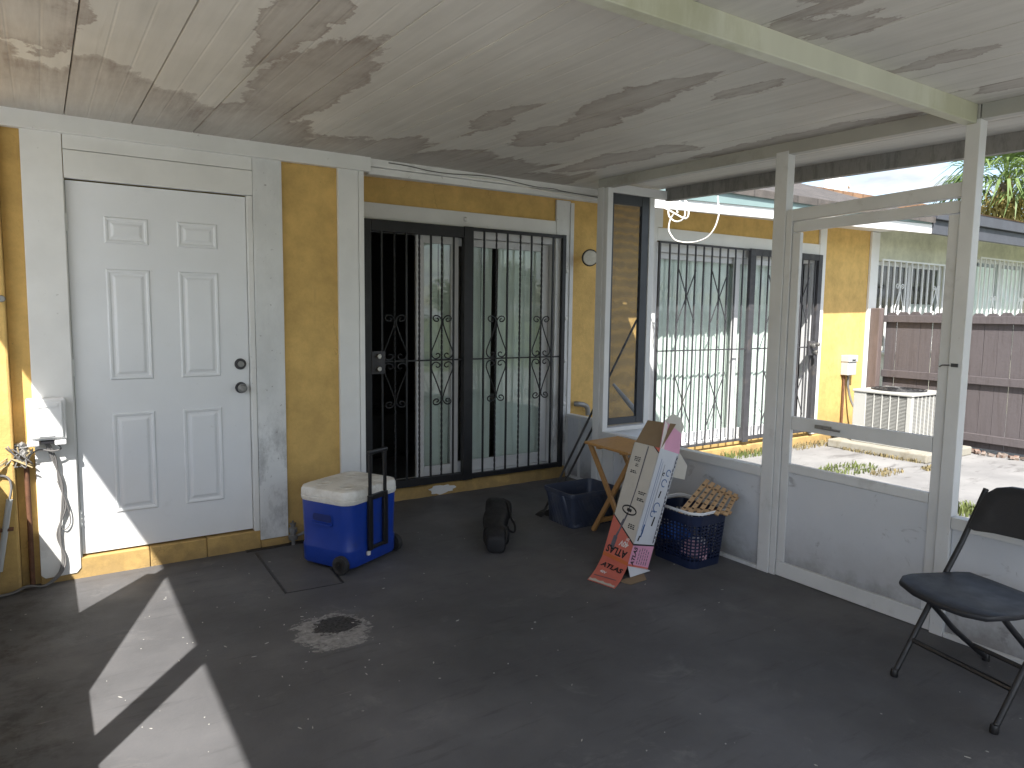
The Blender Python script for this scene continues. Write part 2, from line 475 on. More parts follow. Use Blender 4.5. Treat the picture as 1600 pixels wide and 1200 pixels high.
def mk_floor():
    t = NT('dark_painted_concrete')
    big = t.noise(1.4, 7, 0.62)
    c = t.ramp(big, [(0.25, lin(0.083, 0.083, 0.086)), (0.5, lin(0.104, 0.103, 0.106)), (0.78, lin(0.145, 0.142, 0.141))])
    wear = t.ramp(t.noise(3.3, 10, 0.72, dist=0.5), [(0.58, 0), (0.72, 1)])
    c = t.mix(t.math('MULTIPLY', wear, 0.5), c, lin(0.21, 0.205, 0.20))
    scr = t.ramp(t.noise(7, 8, 0.7, stretch=(0.35, 2.2, 1)), [(0.56, 0), (0.68, 1)])
    c = t.mix(t.math('MULTIPLY', scr, 0.34), c, lin(0.030, 0.029, 0.030))
    path = t.ramp(t.noise(0.55, 5, 0.6), [(0.40, 0.80), (0.62, 1.22)])
    c = t.mix(1.0, c, path, 'MULTIPLY')
    sp = t.n('ShaderNodeSeparateXYZ'); t.l(t.pos, sp.inputs[0])
    # worn grubby strip by the left side
    wl_ = t.ramp(t.math('ADD', t.math('MULTIPLY', sp.outputs['X'], -1.6), t.math('MULTIPLY', t.noise(2.5, 6), 0.9)), [(0.25, 0), (0.75, 1)])
    blot = t.ramp(t.noise(9, 8, 0.7), [(0.45, 0), (0.62, 1)])
    c = t.mix(t.math('MULTIPLY', t.math('MULTIPLY', wl_, blot), 0.75), c, lin(0.020, 0.018, 0.016))
    # bare patch where the paint has lifted
    wob = t.math('ADD', t.math('MULTIPLY', t.math('SUBTRACT', t.noise(8, 9, 0.78, stretch=(0.8, 1.6, 1)), 0.5), 1.5), t.math('MULTIPLY', t.math('SUBTRACT', t.noise(38, 6, 0.7), 0.5), 0.75))
    ex = t.math('DIVIDE', t.math('SUBTRACT', sp.outputs['X'], 1.065), 0.235)
    ey = t.math('DIVIDE', t.math('SUBTRACT', sp.outputs['Y'], 3.10), 0.25)
    d = t.math('ADD', t.math('SQRT', t.math('ADD', t.math('MULTIPLY', ex, ex), t.math('MULTIPLY', ey, ey))), wob)
    pale = t.ramp(d, [(0.70, 1), (0.76, 0)])
    grey = t.ramp(t.noise(34, 6, 0.7), [(0.3, lin(0.13, 0.128, 0.125)), (0.7, lin(0.36, 0.35, 0.335))])
    c = t.mix(pale, c, grey)
    ex2 = t.math('DIVIDE', t.math('SUBTRACT', sp.outputs['X'], 1.10), 0.135)
    ey2 = t.math('DIVIDE', t.math('SUBTRACT', sp.outputs['Y'], 3.15), 0.125)
    dd = t.math('ADD', t.math('SQRT', t.math('ADD', t.math('MULTIPLY', ex2, ex2), t.math('MULTIPLY', ey2, ey2))), wob)
    dark = t.ramp(dd, [(0.72, 1), (0.82, 0)])
    pit = t.ramp(t.noise(70, 5, 0.7), [(0.35, lin(0.010, 0.010, 0.010)), (0.7, lin(0.085, 0.083, 0.08))])
    c = t.mix(dark, c, pit)
    for sc_, st_, lo_ in ((2.2, (0.6, 5.0, 1), 0.70), (3.1, (4.2, 0.8, 1), 0.71)):
        f_ = t.ramp(t.noise(sc_, 8, 0.6, stretch=st_, dist=1.2), [(lo_, 0), (lo_ + 0.05, 1)])
        c = t.mix(t.math('MULTIPLY', f_, 0.40), c, lin(0.24, 0.235, 0.225))
    # flecks of plaster and leaves
    v = t.n('ShaderNodeTexVoronoi', Scale=7.0)
    t.l(t.pos, v.inputs['Vector'])
    dots = t.ramp(t.math('ADD', v.outputs['Distance'], t.math('MULTIPLY', t.noise(90, 3), 0.05)), [(0.052, 1), (0.062, 0)])
    gate = t.ramp(t.noise(0.9, 4), [(0.45, 0), (0.55, 1)])
    c = t.mix(t.math('MULTIPLY', t.math('MULTIPLY', dots, gate), 0.75), c, lin(0.42, 0.41, 0.38))
    t.col(c)
    t.rough(t.ramp(t.noise(4, 6, 0.6), [(0.3, 0.48), (0.7, 0.68)]))
    t.b.inputs['Specular IOR Level'].default_value = 0.28
    h = t.mix(0.5, t.noise(60, 6, 0.65), t.noise(9, 5))
    h = t.mix(dark, h, t.mix(0.5, (0, 0, 0, 1), pit))
    t.bump(h, 0.35, 0.006)
    return t.m


M['floor'] = mk_floor()


def mk_slab():
    t = NT('weathered_grey_concrete')
    c = t.ramp(t.noise(1.6, 8, 0.65), [(0.3, lin(0.19, 0.187, 0.185)), (0.7, lin(0.285, 0.28, 0.272))])
    st = t.ramp(t.noise(2.6, 9, 0.7, stretch=(0.6, 2.4, 1), dist=0.6), [(0.56, 0), (0.66, 1)])
    c = t.mix(t.math('MULTIPLY', st, 0.7), c, lin(0.085, 0.08, 0.077))
    t.col(c); t.rough(0.9)
    t.b.inputs['Specular IOR Level'].default_value = 0.2
    t.bump(t.noise(50, 6), 0.4, 0.006)
    return t.m


M['slab'] = mk_slab()
M['pale_slab'] = paint('pale_bounce_concrete', (0.40, 0.40, 0.40), 0.9, 0.15, 2, (0.25, 0.25, 0.24), 0.5, 2, 0.5, 0.4, 40)


def mk_shingle(name, a, b):
    t = NT(name)
    br = t.n('ShaderNodeTexBrick', Scale=1.0)
    br.inputs['Brick Width'].default_value = 0.33
    br.inputs['Row Height'].default_value = 0.14
    br.inputs['Mortar Size'].default_value = 0.008
    br.inputs['Color1'].default_value = lin(*a)
    br.inputs['Color2'].default_value = lin(*b)
    br.inputs['Mortar'].default_value = lin(*[x * 0.35 for x in a])
    t.l(t.pos, br.inputs['Vector'])
    c = t.mix(0.5, br.outputs['Color'], t.ramp(t.noise(9, 7, 0.7), [(0.3, lin(*[x * 0.5 for x in a])), (0.7, lin(*[min(1, x * 1.25) for x in b]))]))
    t.col(c); t.rough(0.92)
    t.bump(t.mix(0.5, br.outputs['Fac'], t.noise(40, 5)), 0.6, 0.01)
    return t.m


M['shingle'] = mk_shingle('grey_brown_shingles', (0.06, 0.054, 0.05), (0.105, 0.092, 0.082))
M['shingle_orange'] = mk_shingle('orange_brown_shingles', (0.22, 0.12, 0.07), (0.33, 0.20, 0.115))


def mk_ground():
    t = NT('yard_grass')
    c = t.ramp(t.noise(0.6, 8, 0.65), [(0.3, lin(0.055, 0.085, 0.022)), (0.7, lin(0.12, 0.14, 0.045))])
    t.col(c); t.rough(0.95)
    t.bump(t.noise(30, 6), 0.7, 0.03)
    return t.m


M['ground'] = mk_ground()


def mk_leaf(name, a, b):
    t = NT(name)
    c = t.ramp(t.noise(1.5, 4), [(0.3, lin(*a)), (0.7, lin(*b))])
    t.col(c); t.rough(0.5)
    t.b.inputs['Transmission Weight'].default_value = 0.0
    out = t.t.nodes['Material Output']
    tl = t.n('ShaderNodeBsdfTranslucent'); t.l(c, tl.inputs['Color'])
    ms = t.n('ShaderNodeMixShader'); ms.inputs[0].default_value = 0.3
    t.l(t.b.outputs[0], ms.inputs[1]); t.l(tl.outputs[0], ms.inputs[2])
    t.l(ms.outputs[0], out.inputs['Surface'])
    return t.m


M['palm_leaf'] = mk_leaf('palm_leaf', (0.10, 0.16, 0.045), (0.20, 0.27, 0.09))
M['palm_dead'] = mk_leaf('dead_palm_skirt', (0.26, 0.19, 0.06), (0.36, 0.29, 0.10))
M['tree_leaf'] = mk_leaf('tree_leaf', (0.04, 0.085, 0.02), (0.09, 0.14, 0.035))
M['bark'] = paint('bark', (0.13, 0.10, 0.075), 0.9, 0.3, 8, bump=0.8, bscale=20)


# ------------------------------------------------------------------ helpers: meshes
def box(bm, x0, x1, y0, y1, z0, z1, mtx=None):
    if x1 < x0: x0, x1 = x1, x0
    if y1 < y0: y0, y1 = y1, y0
    if z1 < z0: z0, z1 = z1, z0
    v = [bm.verts.new((x, y, z)) for x in (x0, x1) for y in (y0, y1) for z in (z0, z1)]
    if mtx:
        for p in v: p.co = mtx @ p.co
    for f in ((0, 1, 3, 2), (4, 6, 7, 5), (0, 4, 5, 1), (2, 3, 7, 6), (0, 2, 6, 4), (1, 5, 7, 3)):
        bm.faces.new([v[i] for i in f])
    return v


def prism(bm, poly, d):
    """extrude a 3-D polygon by the vector d"""
    d = Vector(d)
    a = [bm.verts.new(Vector(p)) for p in poly]
    b = [bm.verts.new(Vector(p) + d) for p in poly]
    bm.faces.new(a); bm.faces.new(list(reversed(b)))
    n = len(a)
    for i in range(n):
        bm.faces.new((a[i], b[i], b[(i + 1) % n], a[(i + 1) % n]))


def tube(bm, pts, r, n=8, cap=True, twist=0.0):
    pts = [Vector(p) for p in pts]
    rr = r if isinstance(r, (list, tuple)) else [r] * len(pts)
    rings = []
    t0 = (pts[1] - pts[0]).normalized()
    u = t0.orthogonal().normalized()
    for i, p in enumerate(pts):
        if i == 0: t = t0
        elif i == len(pts) - 1: t = (pts[i] - pts[i - 1]).normalized()
        else:
            t = (pts[i + 1] - pts[i - 1])
            t = t.normalized() if t.length > 1e-9 else t0
        u = (u - t * u.dot(t))
        u = u.normalized() if u.length > 1e-6 else t.orthogonal().normalized()
        w = t.cross(u)
        rings.append([bm.verts.new(p + (u * math.cos(2 * math.pi * k / n + twist * i) + w * math.sin(2 * math.pi * k / n + twist * i)) * rr[i]) for k in range(n)])
    for a, b in zip(rings, rings[1:]):
        for k in range(n):
            bm.faces.new((a[k], a[(k + 1) % n], b[(k + 1) % n], b[k]))
    if cap:
        bm.faces.new(list(reversed(rings[0]))); bm.faces.new(rings[-1])


def spline(pts, k=6):
    pts = [Vector(p) for p in pts]
    out = []
    P = [pts[0]] + pts + [pts[-1]]
    for i in range(1, len(P) - 2):
        a, b, c, d = P[i - 1:i + 3]
        for j in range(k):
            t = j / k
            out.append(0.5 * ((2 * b) + (c - a) * t + (2 * a - 5 * b + 4 * c - d) * t * t + (3 * b - a - 3 * c + d) * t ** 3))
    out.append(pts[-1])
    return out


def lathe(bm, prof, c=(0, 0, 0), axis='Z', n=20):
    """prof: list of (radius, height)"""
    c = Vector(c)
    rings = []
    for r, h in prof:
        ring = []
        for k in range(n):
            a = 2 * math.pi * k / n
            p = {'Z': (r * math.cos(a), r * math.sin(a), h), 'Y': (r * math.cos(a), h, r * math.sin(a)), 'X': (h, r * math.cos(a), r * math.sin(a))}[axis]
            ring.append(bm.verts.new(c + Vector(p)))
        rings.append(ring)
    for a, b in zip(rings, rings[1:]):
        for k in range(n):
            bm.faces.new((a[k], a[(k + 1) % n], b[(k + 1) % n], b[k]))
    bm.faces.new(rings[0]); bm.faces.new(rings[-1])


def rrect(w, d, r, n=5):
    """rounded rectangle outline, centred"""
    out = []
    for cx, cy, a0 in ((w / 2 - r, d / 2 - r, 0), (-w / 2 + r, d / 2 - r, 90), (-w / 2 + r, -d / 2 + r, 180), (w / 2 - r, -d / 2 + r, 270)):
        for k in range(n + 1):
            a = math.radians(a0 + 90 * k / n)
            out.append((cx + r * math.cos(a), cy + r * math.sin(a)))
    return out


def loft(bm, rings, cap0=True, cap1=True):
    R = [[bm.verts.new(Vector(p)) for p in ring] for ring in rings]
    n = len(R[0])
    for a, b in zip(R, R[1:]):
        for k in range(n):
            bm.faces.new((a[k], a[(k + 1) % n], b[(k + 1) % n], b[k]))
    if cap0: bm.faces.new(list(reversed(R[0])))
    if cap1: bm.faces.new(R[-1])


def NB():
    return bmesh.new()


def obj(name, bm, m, parent=None, bevel=0.0, smooth=False, local=False, seg=2, kind=None, label=None):
    bmesh.ops.recalc_face_normals(bm, faces=bm.faces)
    if bevel:
        bmesh.ops.bevel(bm, geom=list(bm.edges), offset=bevel, segments=seg, affect='EDGES', profile=0.5, clamp_overlap=True)
    if parent is not None and not local:
        root = parent
        while root.parent: root = root.parent
        off = root.location
        for v in bm.verts: v.co -= off
    me = bpy.data.meshes.new(name)
    bm.to_mesh(me); bm.free()
    me.materials.append(M[m] if isinstance(m, str) else m)
    if smooth:
        for p in me.polygons: p.use_smooth = True
        try:
            me.set_sharp_from_angle(angle=math.radians(smooth if smooth is not True else 40))
        except Exception:
            pass
    o = bpy.data.objects.new(name, me)
    C.objects.link(o)
    if parent is not None: o.parent = parent
    if kind: o['kind'] = kind
    if label: o['label'] = label
    return o


def tag(o, label, cat, group=None):
    o['label'] = label; o['category'] = cat
    if group: o['group'] = group
    return o


def thing(name, label, cat, loc=(0, 0, 0), rz=0.0, group=None):
    o = bpy.data.objects.new(name, None)
    o.empty_display_size = 0.1
    C.objects.link(o)
    o.location = loc; o.rotation_euler = (0, 0, rz)
    return tag(o, label, cat, group)


def bx(name, parent, m, x0, x1, y0, y1, z0, z1, bevel=0.003, **kw):
    bm = NB(); box(bm, x0, x1, y0, y1, z0, z1)
    return obj(name, bm, m, parent, bevel=bevel, **kw)


def inst(src, name, parent, loc=(0, 0, 0), rot=None, mat=None):
    o = bpy.data.objects.new(name, src.data)
    C.objects.link(o)
    o.parent = parent
    o.location = loc
    if rot: o.rotation_euler = rot
    return o


def tb(name, parent, m, pts, r, n=8, **kw):
    bm = NB(); tube(bm, pts, r, n)
    return obj(name, bm, m, parent, smooth=True, **kw)


def struct(name, bm, m):
    o = obj(name, bm, m)
    o['kind'] = 'structure'
    return o


YD, Y2, XS, XJ = 4.466, 5.085, 3.453, 3.95


def zc(y):
    return 2.467 + 0.018 * (y - YD)


# ------------------------------------------------------------------ the setting: grounds
bm = NB(); box(bm, -150, 150, -150, 150, -0.3, -0.12); struct('ground', bm, 'ground')
bm = NB()
prism(bm, [(-0.42, -1.6, -0.28), (3.52, -1.6, -0.28), (3.52, 4.06, -0.28), (4.02, 4.06, -0.28), (4.02, 5.085, -0.28), (1.777, 5.085, -0.28), (1.777, YD + 0.02, -0.28), (-0.42, YD + 0.02, -0.28)], (0, 0, 0.28))
floor = struct('patio_floor', bm, 'floor')
bm = NB()
prism(bm, [(3.525, -6, -0.28), (14, -6, -0.28), (14, 5.2, -0.28), (4.025, 5.2, -0.28), (4.025, 4.055, -0.28), (3.525, 4.055, -0.28)], (0, 0, 0.23))
struct('yard_slab', bm, 'slab')
bm = NB(); prism(bm, [(-9, -12, -0.28), (3.52, -12, -0.28), (3.52, -1.605, -0.28), (-0.425, -1.605, -0.28), (-0.425, 4.3, -0.28), (-9, 4.3, -0.28)], (0, 0, 0.21)); struct('unseen_bounce_slab', bm, 'pale_slab')  # unseen pale slab, added wide to bounce sunlight into the patio
# cut joints in the patio floor
for a, b in (((400, 864), (447, 927)), ((518, 889), (536, 911))):
    p, q = onz(*a), onz(*b)
    n_ = Vector((0.007, 0, 0))
    bm = NB(); prism(bm, [p - n_, p + n_, q + n_, q - n_], (0, 0, 0.0025))
    obj('floor_joint', bm, 'ink', floor)
bm = NB()
p, q = onz(447, 927, 0), onz(536, 911, 0)
prism(bm, [p - Vector((0, 0.002, 0)), q - Vector((0, 0.002, 0)), q + Vector((0, 0.002, 0)), p + Vector((0, 0.002, 0))], (0, 0, 0.002))
obj('floor_joint', bm, 'ink', floor)
bm = NB()
pts = []
for i in range(12):
    x = 0.99 + 0.036 * i
    pts.append((x, YD - 0.045 - 0.02 * random.random(), 0))
poly = pts + [(1.40, YD + 0.0, 0), (0.99, YD + 0.0, 0)]
prism(bm, poly, (0, 0, 0.003))
obj('floor_gap', bm, 'ink', floor)

rnd = random.Random(77)
bm = NB()
for k in range(150):
    cx_, cy_ = rnd.uniform(-0.25, 3.35), rnd.uniform(0.9, 4.3)
    if rnd.random() < 0.45: cx_, cy_ = rnd.gauss(0.6, 0.45), rnd.gauss(3.3, 0.6)
    if not (-0.3 < cx_ < 3.4 and 0.6 < cy_ < 4.38): continue
    a = rnd.uniform(0, 6.28); L_ = rnd.choice((0.002, 0.003, 0.003, 0.005, 0.009)) * rnd.uniform(0.7, 1.3); w_ = 0.0016 * rnd.uniform(0.7, 1.6)
    u_, v_ = Vector((math.cos(a), math.sin(a), 0)), Vector((-math.sin(a), math.cos(a), 0))
    c_ = Vector((cx_, cy_, 0.0))
    prism(bm, [c_ - u_ * L_, c_ - v_ * w_, c_ + u_ * L_ * 0.8, c_ + v_ * w_ * 1.2], (0, 0, 0.0022))
o = obj('paint_flakes', bm, 'flake')
o['kind'] = 'stuff'; tag(o, 'small pale paint flakes scattered over the dark patio floor', 'paint flakes')

# ------------------------------------------------------------------ yellow house
house = thing('yellow_house', 'yellow stucco house with white board trim, white back door and two sliding doors', 'house', (3.0, 5.3, 0))
# walls of the projecting block
bx('wall', house, 'yellow', -3.0, -0.145, 4.405, 4.62, -0.2, 2.62, 0.012)
bx('wall', house, 'yellow', -0.143, 0.06, YD + 0.012, 4.62, -0.2, 2.62, 0)
bx('wall', house, 'yellow', 1.09, 1.765, YD + 0.012, 4.62, 0.0, 2.62, 0)
bx('wall', house, 'yellow', 1.62, 1.765, 4.622, 5.24, 0.0, 2.62, 0)
bx('wall', house, 'yellow', 0.062, 1.088, YD + 0.012, 4.62, 2.16, 2.62, 0)
# recessed wall with the two sliding doors
for a, b, c, d in ((1.767, 1.93, 0.0, 2.75), (1.932, 3.868, 2.165, 2.75), (1.932, 3.868, 0.0, 0.105), (3.87, 5.028, -0.2, 2.75),
                   (5.03, 7.668, 2.2, 2.75), (5.03, 7.668, -0.2, 0.105), (7.67, 8.80, -0.2, 2.75)):
    bx('wall', house, 'yellow', a, b, Y2, Y2 + 0.16, c, d, 0)
# sill strip that steps out a little
bm = NB()
n_ = 26
top = []
for i in range(n_ + 1):
    x = 1.78 + (3.93 - 1.78) * i / n_
    top.append((x, Y2 - 0.035 + 0.004 * math.sin(i * 2.1), 0.0, 0.092 + 0.006 * math.sin(i * 1.3)))
loft(bm, [[(x, Y2 - 0.002, 0), (x, y - 0.012 - 0.006 * random.random(), 0), (x, y, z), (x, Y2 - 0.002, z)] for x, y, _, z in top])
obj('sill', bm, 'yellow', house)
bx('sill', house, 'yellow', 4.03, 8.80, Y2 - 0.05, Y2 - 0.002, -0.2, 0.06, 0.01)
bm = NB()
rnd = random.Random(3)
blob = []
for i in range(40):
    a = 2 * math.pi * i / 40
    r = 1 + 0.10 * math.sin(3 * a + 1) + 0.09 * math.sin(7 * a) + 0.06 * math.sin(11 * a + 2)
    blob.append((2.665 + 0.115 * r * math.cos(a), Y2 - 0.0535, 0.046 + 0.036 * r * math.sin(a)))
prism(bm, blob, (0, 0.004, 0))
obj('paint_patch', bm, 'trim', house, label='white paint patch on the yellow sill')
# threshold blocks under the back door
for a, b in ((-0.06, 0.464), (0.468, 0.77), (0.774, 1.085), (1.089, 1.262)):
    bx('threshold_block', house, 'yellow', a, b, YD - 0.012, YD + 0.06, -0.02, 0.112 if b < 1.2 else 0.05, 0.004)
# white board trim round the back door
bm = NB()
prism(bm, [(-0.05, YD - 0.018, 2.39), (0.13, YD - 0.018, 2.39), (0.125, YD - 0.018, 0.06), (0.105, YD - 0.018, 0.035), (-0.04, YD - 0.018, 0.03), (-0.06, YD - 0.018, 0.05)], (0, 0.03, 0))
obj('trim_board', bm, 'trim', house, bevel=0.003)
bx('trim_board', house, 'trim', 0.133, 1.0825, YD - 0.016, YD + 0.03, 2.304, 2.391)
bx('trim_board', house, 'trim', 0.133, 1.0825, YD - 0.019, YD + 0.03, 2.158, 2.301)
bx('trim_board', house, 'scuffed_trim', 1.084, 1.255, YD - 0.018, YD + 0.012, 0.053, 2.391)
bx('door_jamb', house, 'trim', 1.050, 1.082, YD - 0.010, YD + 0.05, 0.113, 2.156)
bx('door_jamb', house, 'trim', 0.126, 0.1335, YD - 0.006, YD + 0.05, 0.113, 2.156, 0.001)
bx('trim_board', house, 'trim', 1.608, 1.742, YD - 0.018, YD + 0.012, 0.0, 2.391)
bx('trim_board', house, 'trim', 1.745, 1.781, YD - 0.018, YD + 0.10, 0.0, 2.391)
# fascia boards where the patio cover meets the house
bx('fascia_board', house, 'trim', -1.3, 1.817, YD - 0.052, YD - 0.002, 2.378, zc(YD) + 0.02)
bx('fascia_board', house, 'trim', 1.819, XJ - 0.01, YD - 0.022, YD + 0.02, 2.418, zc(YD) + 0.02)
bx('fascia_board', house, 'trim', 1.819, XJ - 0.01, YD - 0.006, YD + 0.05, 2.372, 2.415)
bm = NB()
f0, f1 = 2.385, 2.49
prism(bm, [(XJ, YD - 0.02, f0 - 0.012), (8.96, YD - 0.02, f1), (8.96, YD - 0.02, f1 + 0.11), (XJ, YD - 0.02, f0 + 0.08)], (0, 0.03, 0))
obj('eave_fascia', bm, 'trim', house, bevel=0.003)
bm = NB()
prism(bm, [(4.2, YD - 0.035, f0 + 0.084), (8.92, YD - 0.035, f1 + 0.113), (8.92, YD - 0.035, f1 + 0.20), (4.2, YD - 0.035, f0 + 0.215)], (0, 0.05, 0))
obj('flashing', bm, 'mint', house)
# soffit under the eave
bm = NB()
prism(bm, [(1.77, YD + 0.052, 2.47), (8.95, YD + 0.052, 2.56), (8.95, Y2, 2.56), (1.77, Y2, 2.47)], (0, 0, 0.02))
obj('soffit', bm, 'trim', house)
# roof
bm = NB()
prism(bm, [(-3, YD - 0.06, 2.62), (-3, 6.6, 3.40), (-3, 9.2, 2.5), (-3, 9.2, 2.40), (-3, 6.6, 3.28), (-3, YD - 0.06, 2.55)], (11.95, 0, 0.06))
roof = obj('roof', bm, 'shingle', house)
bm = NB()
prism(bm, [(-3, 6.35, 3.345), (-3, 6.6, 3.435), (-3, 6.85, 3.34), (-3, 6.85, 3.30), (-3, 6.35, 3.30)], (11.9, 0, 0.06))
obj('ridge_cap', bm, 'shingle_orange', roof)
bm = NB()
vp = ony(1300, 290, 6.3)
tube(bm, [vp + Vector((-0.12, 0, -0.35)), vp + Vector((-0.12, 0, 0.1))], 0.05, 12)
prism(bm, [vp + Vector((0.0, -0.1, -0.3)), vp + Vector((0.05, -0.1, 0.12)), vp + Vector((0.24, -0.1, 0.10)), vp + Vector((0.32, -0.1, -0.02)), vp + Vector((0.24, -0.1, 0.02)), vp + Vector((0.22, -0.1, -0.3))], (0, 0.2, 0))
obj('roof_vent', bm, 'white_iron', roof)
# slider surrounds
bx('trim_board', house, 'trim', 1.90, 3.798, Y2 - 0.022, Y2 + 0.02, 2.166, 2.286)
bx('trim_board', house, 'scuffed_trim', 3.802, 3.955, Y2 - 0.024, Y2 - 0.001, 0.10, 2.47)
bx('trim_board', house, 'trim', 5.02, 5.10, Y2 - 0.020, Y2 - 0.001, 2.33, 2.52)
bx('trim_board', house, 'trim', 4.93, 5.026, Y2 - 0.026, Y2 - 0.001, 0.07, 2.50)
bx('trim_board', house, 'trim', 5.03, 7.668, Y2 - 0.023, Y2 - 0.001, 2.202, 2.325)
bx('trim_board', house, 'trim', 7.672, 7.80, Y2 - 0.026, Y2 - 0.001, 0.07, 2.54)
bx('corner_board', house, 'trim', 8.75, 8.93, Y2 - 0.03, Y2 - 0.001, -0.05, 2.55)

# back door: slab, six moulded panels, hinges, deadbolt, knob
DY = YD + 0.018
door = bx('back_door', house, 'door', 0.136, 1.047, DY, DY + 0.04, 0.124, 2.150, 0.002, label='white six panel back door')
bx('door_stop', house, 'ink', 0.134, 1.049, DY + 0.042, DY + 0.07, 0.113, 2.156, 0)


def moulded(x0, x1, z0, z1):
    bm = NB()
    rings = []
    for ins, h in ((0.0, 0.0005), (0.007, 0.0075), (0.016, 0.006), (0.022, 0.001), (0.032, 0.0015), (0.045, 0.0075), (0.05, 0.008)):
        rings.append([(x0 + ins, DY - h, z0 + ins), (x1 - ins, DY - h, z0 + ins), (x1 - ins, DY - h, z1 - ins), (x0 + ins, DY - h, z1 - ins)])
    loft(bm, rings, cap0=False)
    return obj('door_panel', bm, 'door', door)


for x0, x1 in ((0.306, 0.522), (0.668, 0.884)):
    moulded(x0, x1, 1.832, 1.976)
    moulded(x0, x1, 1.085, 1.695)
    moulded(x0, x1, 0.335, 0.900)
for z in (1.155, 1.011):
    bm = NB()
    lathe(bm, [(0.001, -0.012), (0.030, -0.012), (0.034, -0.004), (0.034, 0.0)], (0.996, DY - 0.001, z), 'Y', 24)
    k = obj('deadbolt' if z > 1.1 else 'door_knob', bm, 'grey_iron', door, smooth=True)
    bm = NB()
    if z > 1.1:
        lathe(bm, [(0.001, -0.022), (0.017, -0.022), (0.019, -0.018), (0.019, -0.0125)], (0.996, DY - 0.001, z), 'Y', 20)
    else:
        lathe(bm, [(0.001, -0.060), (0.016, -0.060), (0.025, -0.052), (0.028, -0.042), (0.022, -0.030), (0.012, -0.022), (0.012, -0.0125)], (0.996, DY - 0.001, z), 'Y', 20)
    obj('knob_cap', bm, 'dull_steel', k, smooth=True)
for z in (1.93, 1.16, 0.33):
    bm = NB()
    tube(bm, [(0.134, DY - 0.010, z - 0.045), (0.134, DY - 0.010, z + 0.045)], 0.006, 8)
    for q in (-0.0305, 0.0, 0.0305):
        box(bm, 0.1265, 0.1415, DY - 0.0195, DY - 0.004, z + q - 0.0012, z + q + 0.0012)
    obj('hinge', bm, 'white_iron', door, smooth=True)

# sliding door 1 -----------------------------------------------------------
sd = bx('sliding_door_frame', house, 'alu', 1.95, 3.86, Y2 + 0.01, Y2 + 0.12, 2.085, 2.160, 0.003)
bx('track', sd, 'alu', 1.95, 3.86, Y2 + 0.012, Y2 + 0.12, 0.107, 0.135, 0.002)
bx('jamb', sd, 'alu', 3.795, 3.862, Y2 + 0.011, Y2 + 0.12, 0.137, 2.083, 0.003)
bx('jamb', sd, 'alu', 3.868 - 1.93, 1.985, Y2 + 0.011, Y2 + 0.12, 0.137, 2.083, 0.003)


def leaf(parent, x0, x1, y, z0, z1, st=0.066, mt='alu'):
    lf = bx('stile', parent, mt, x0, x0 + st, y, y + 0.03, z0, z1, 0.003)
    bx('stile', parent, mt, x1 - st, x1, y, y + 0.03, z0, z1, 0.003)
    bx('rail', parent, mt, x0 + st + 0.001, x1 - st - 0.001, y + 0.001, y + 0.029, z0, z0 + 0.095, 0.003)
    bx('rail', parent, mt, x0 + st + 0.001, x1 - st - 0.001, y + 0.001, y + 0.029, z1 - 0.06, z1, 0.003)
    bx('pane', parent, 'glass', x0 + st + 0.002, x1 - st - 0.002, y + 0.012, y + 0.018, z0 + 0.097, z1 - 0.062, 0)


leaf(sd, 2.472, 2.85, Y2 + 0.02, 0.137, 2.083)
leaf(sd, 2.80, 3.79, Y2 + 0.065, 0.137, 2.083)
bx('pull_handle', sd, 'alu', 2.495, 2.520, Y2 + 0.002, Y2 + 0.019, 1.05, 1.30, 0.004)


def blinds(parent, x0, x1, y, z0, z1, w=0.089, gap=0.082, seed=1, skip=()):
    rnd = random.Random(seed)
    bm = NB()
    prof = [(-w / 2, 0.0), (-w / 4, 0.006), (0, 0.008), (w / 4, 0.006), (w / 2, 0.0)]
    loft(bm, [[(x, yy, z0) for x, yy in prof] + [(x, yy - 0.0015, z0) for x, yy in reversed(prof)],
              [(x, yy, z1) for x, yy in prof] + [(x, yy - 0.0015, z1) for x, yy in reversed(prof)]])
    root = parent
    while root.parent: root = root.parent
    off = root.location
    src = obj('blind_slat', bm, 'blind', parent, local=True, smooth=True)
    first = True
    x = x0 + w / 2
    i = 0
    while x < x1:
        if i not in skip:
            loc = Vector((x, y, 0)) - off
            rz = math.radians(rnd.uniform(-26, -8))
            if first:
                src.location = loc; src.rotation_euler = (0, 0, rz); first = False
            else:
                inst(src, 'blind_slat', parent, loc, (math.radians(rnd.uniform(-0.4, 0.4)), math.radians(rnd.uniform(-0.5, 0.5)), rz))
        x += gap; i += 1


blinds(sd, 2.56, 3.78, Y2 + 0.145, 0.16, 2.10, seed=4, skip=(3, 4, 8))
# sliding door 2
sd2 = bx('sliding_door_frame', house, 'alu', 5.045, 7.66, Y2 + 0.01, Y2 + 0.12, 2.10, 2.19, 0.003)
bx('track', sd2, 'alu', 5.045, 7.66, Y2 + 0.012, Y2 + 0.12, 0.107, 0.15, 0.002)
bx('jamb', sd2, 'alu', 5.04, 5.10, Y2 + 0.011, Y2 + 0.12, 0.152, 2.098, 0.003)
bx('jamb', sd2, 'alu', 7.60, 7.662, Y2 + 0.011, Y2 + 0.12, 0.152, 2.098, 0.003)
leaf(sd2, 5.105, 6.34, Y2 + 0.065, 0.152, 2.098)
leaf(sd2, 6.24, 7.24, Y2 + 0.02, 0.152, 2.098, 0.08)
blinds(sd2, 5.12, 7.25, Y2 + 0.145, 0.17, 2.12, seed=9)
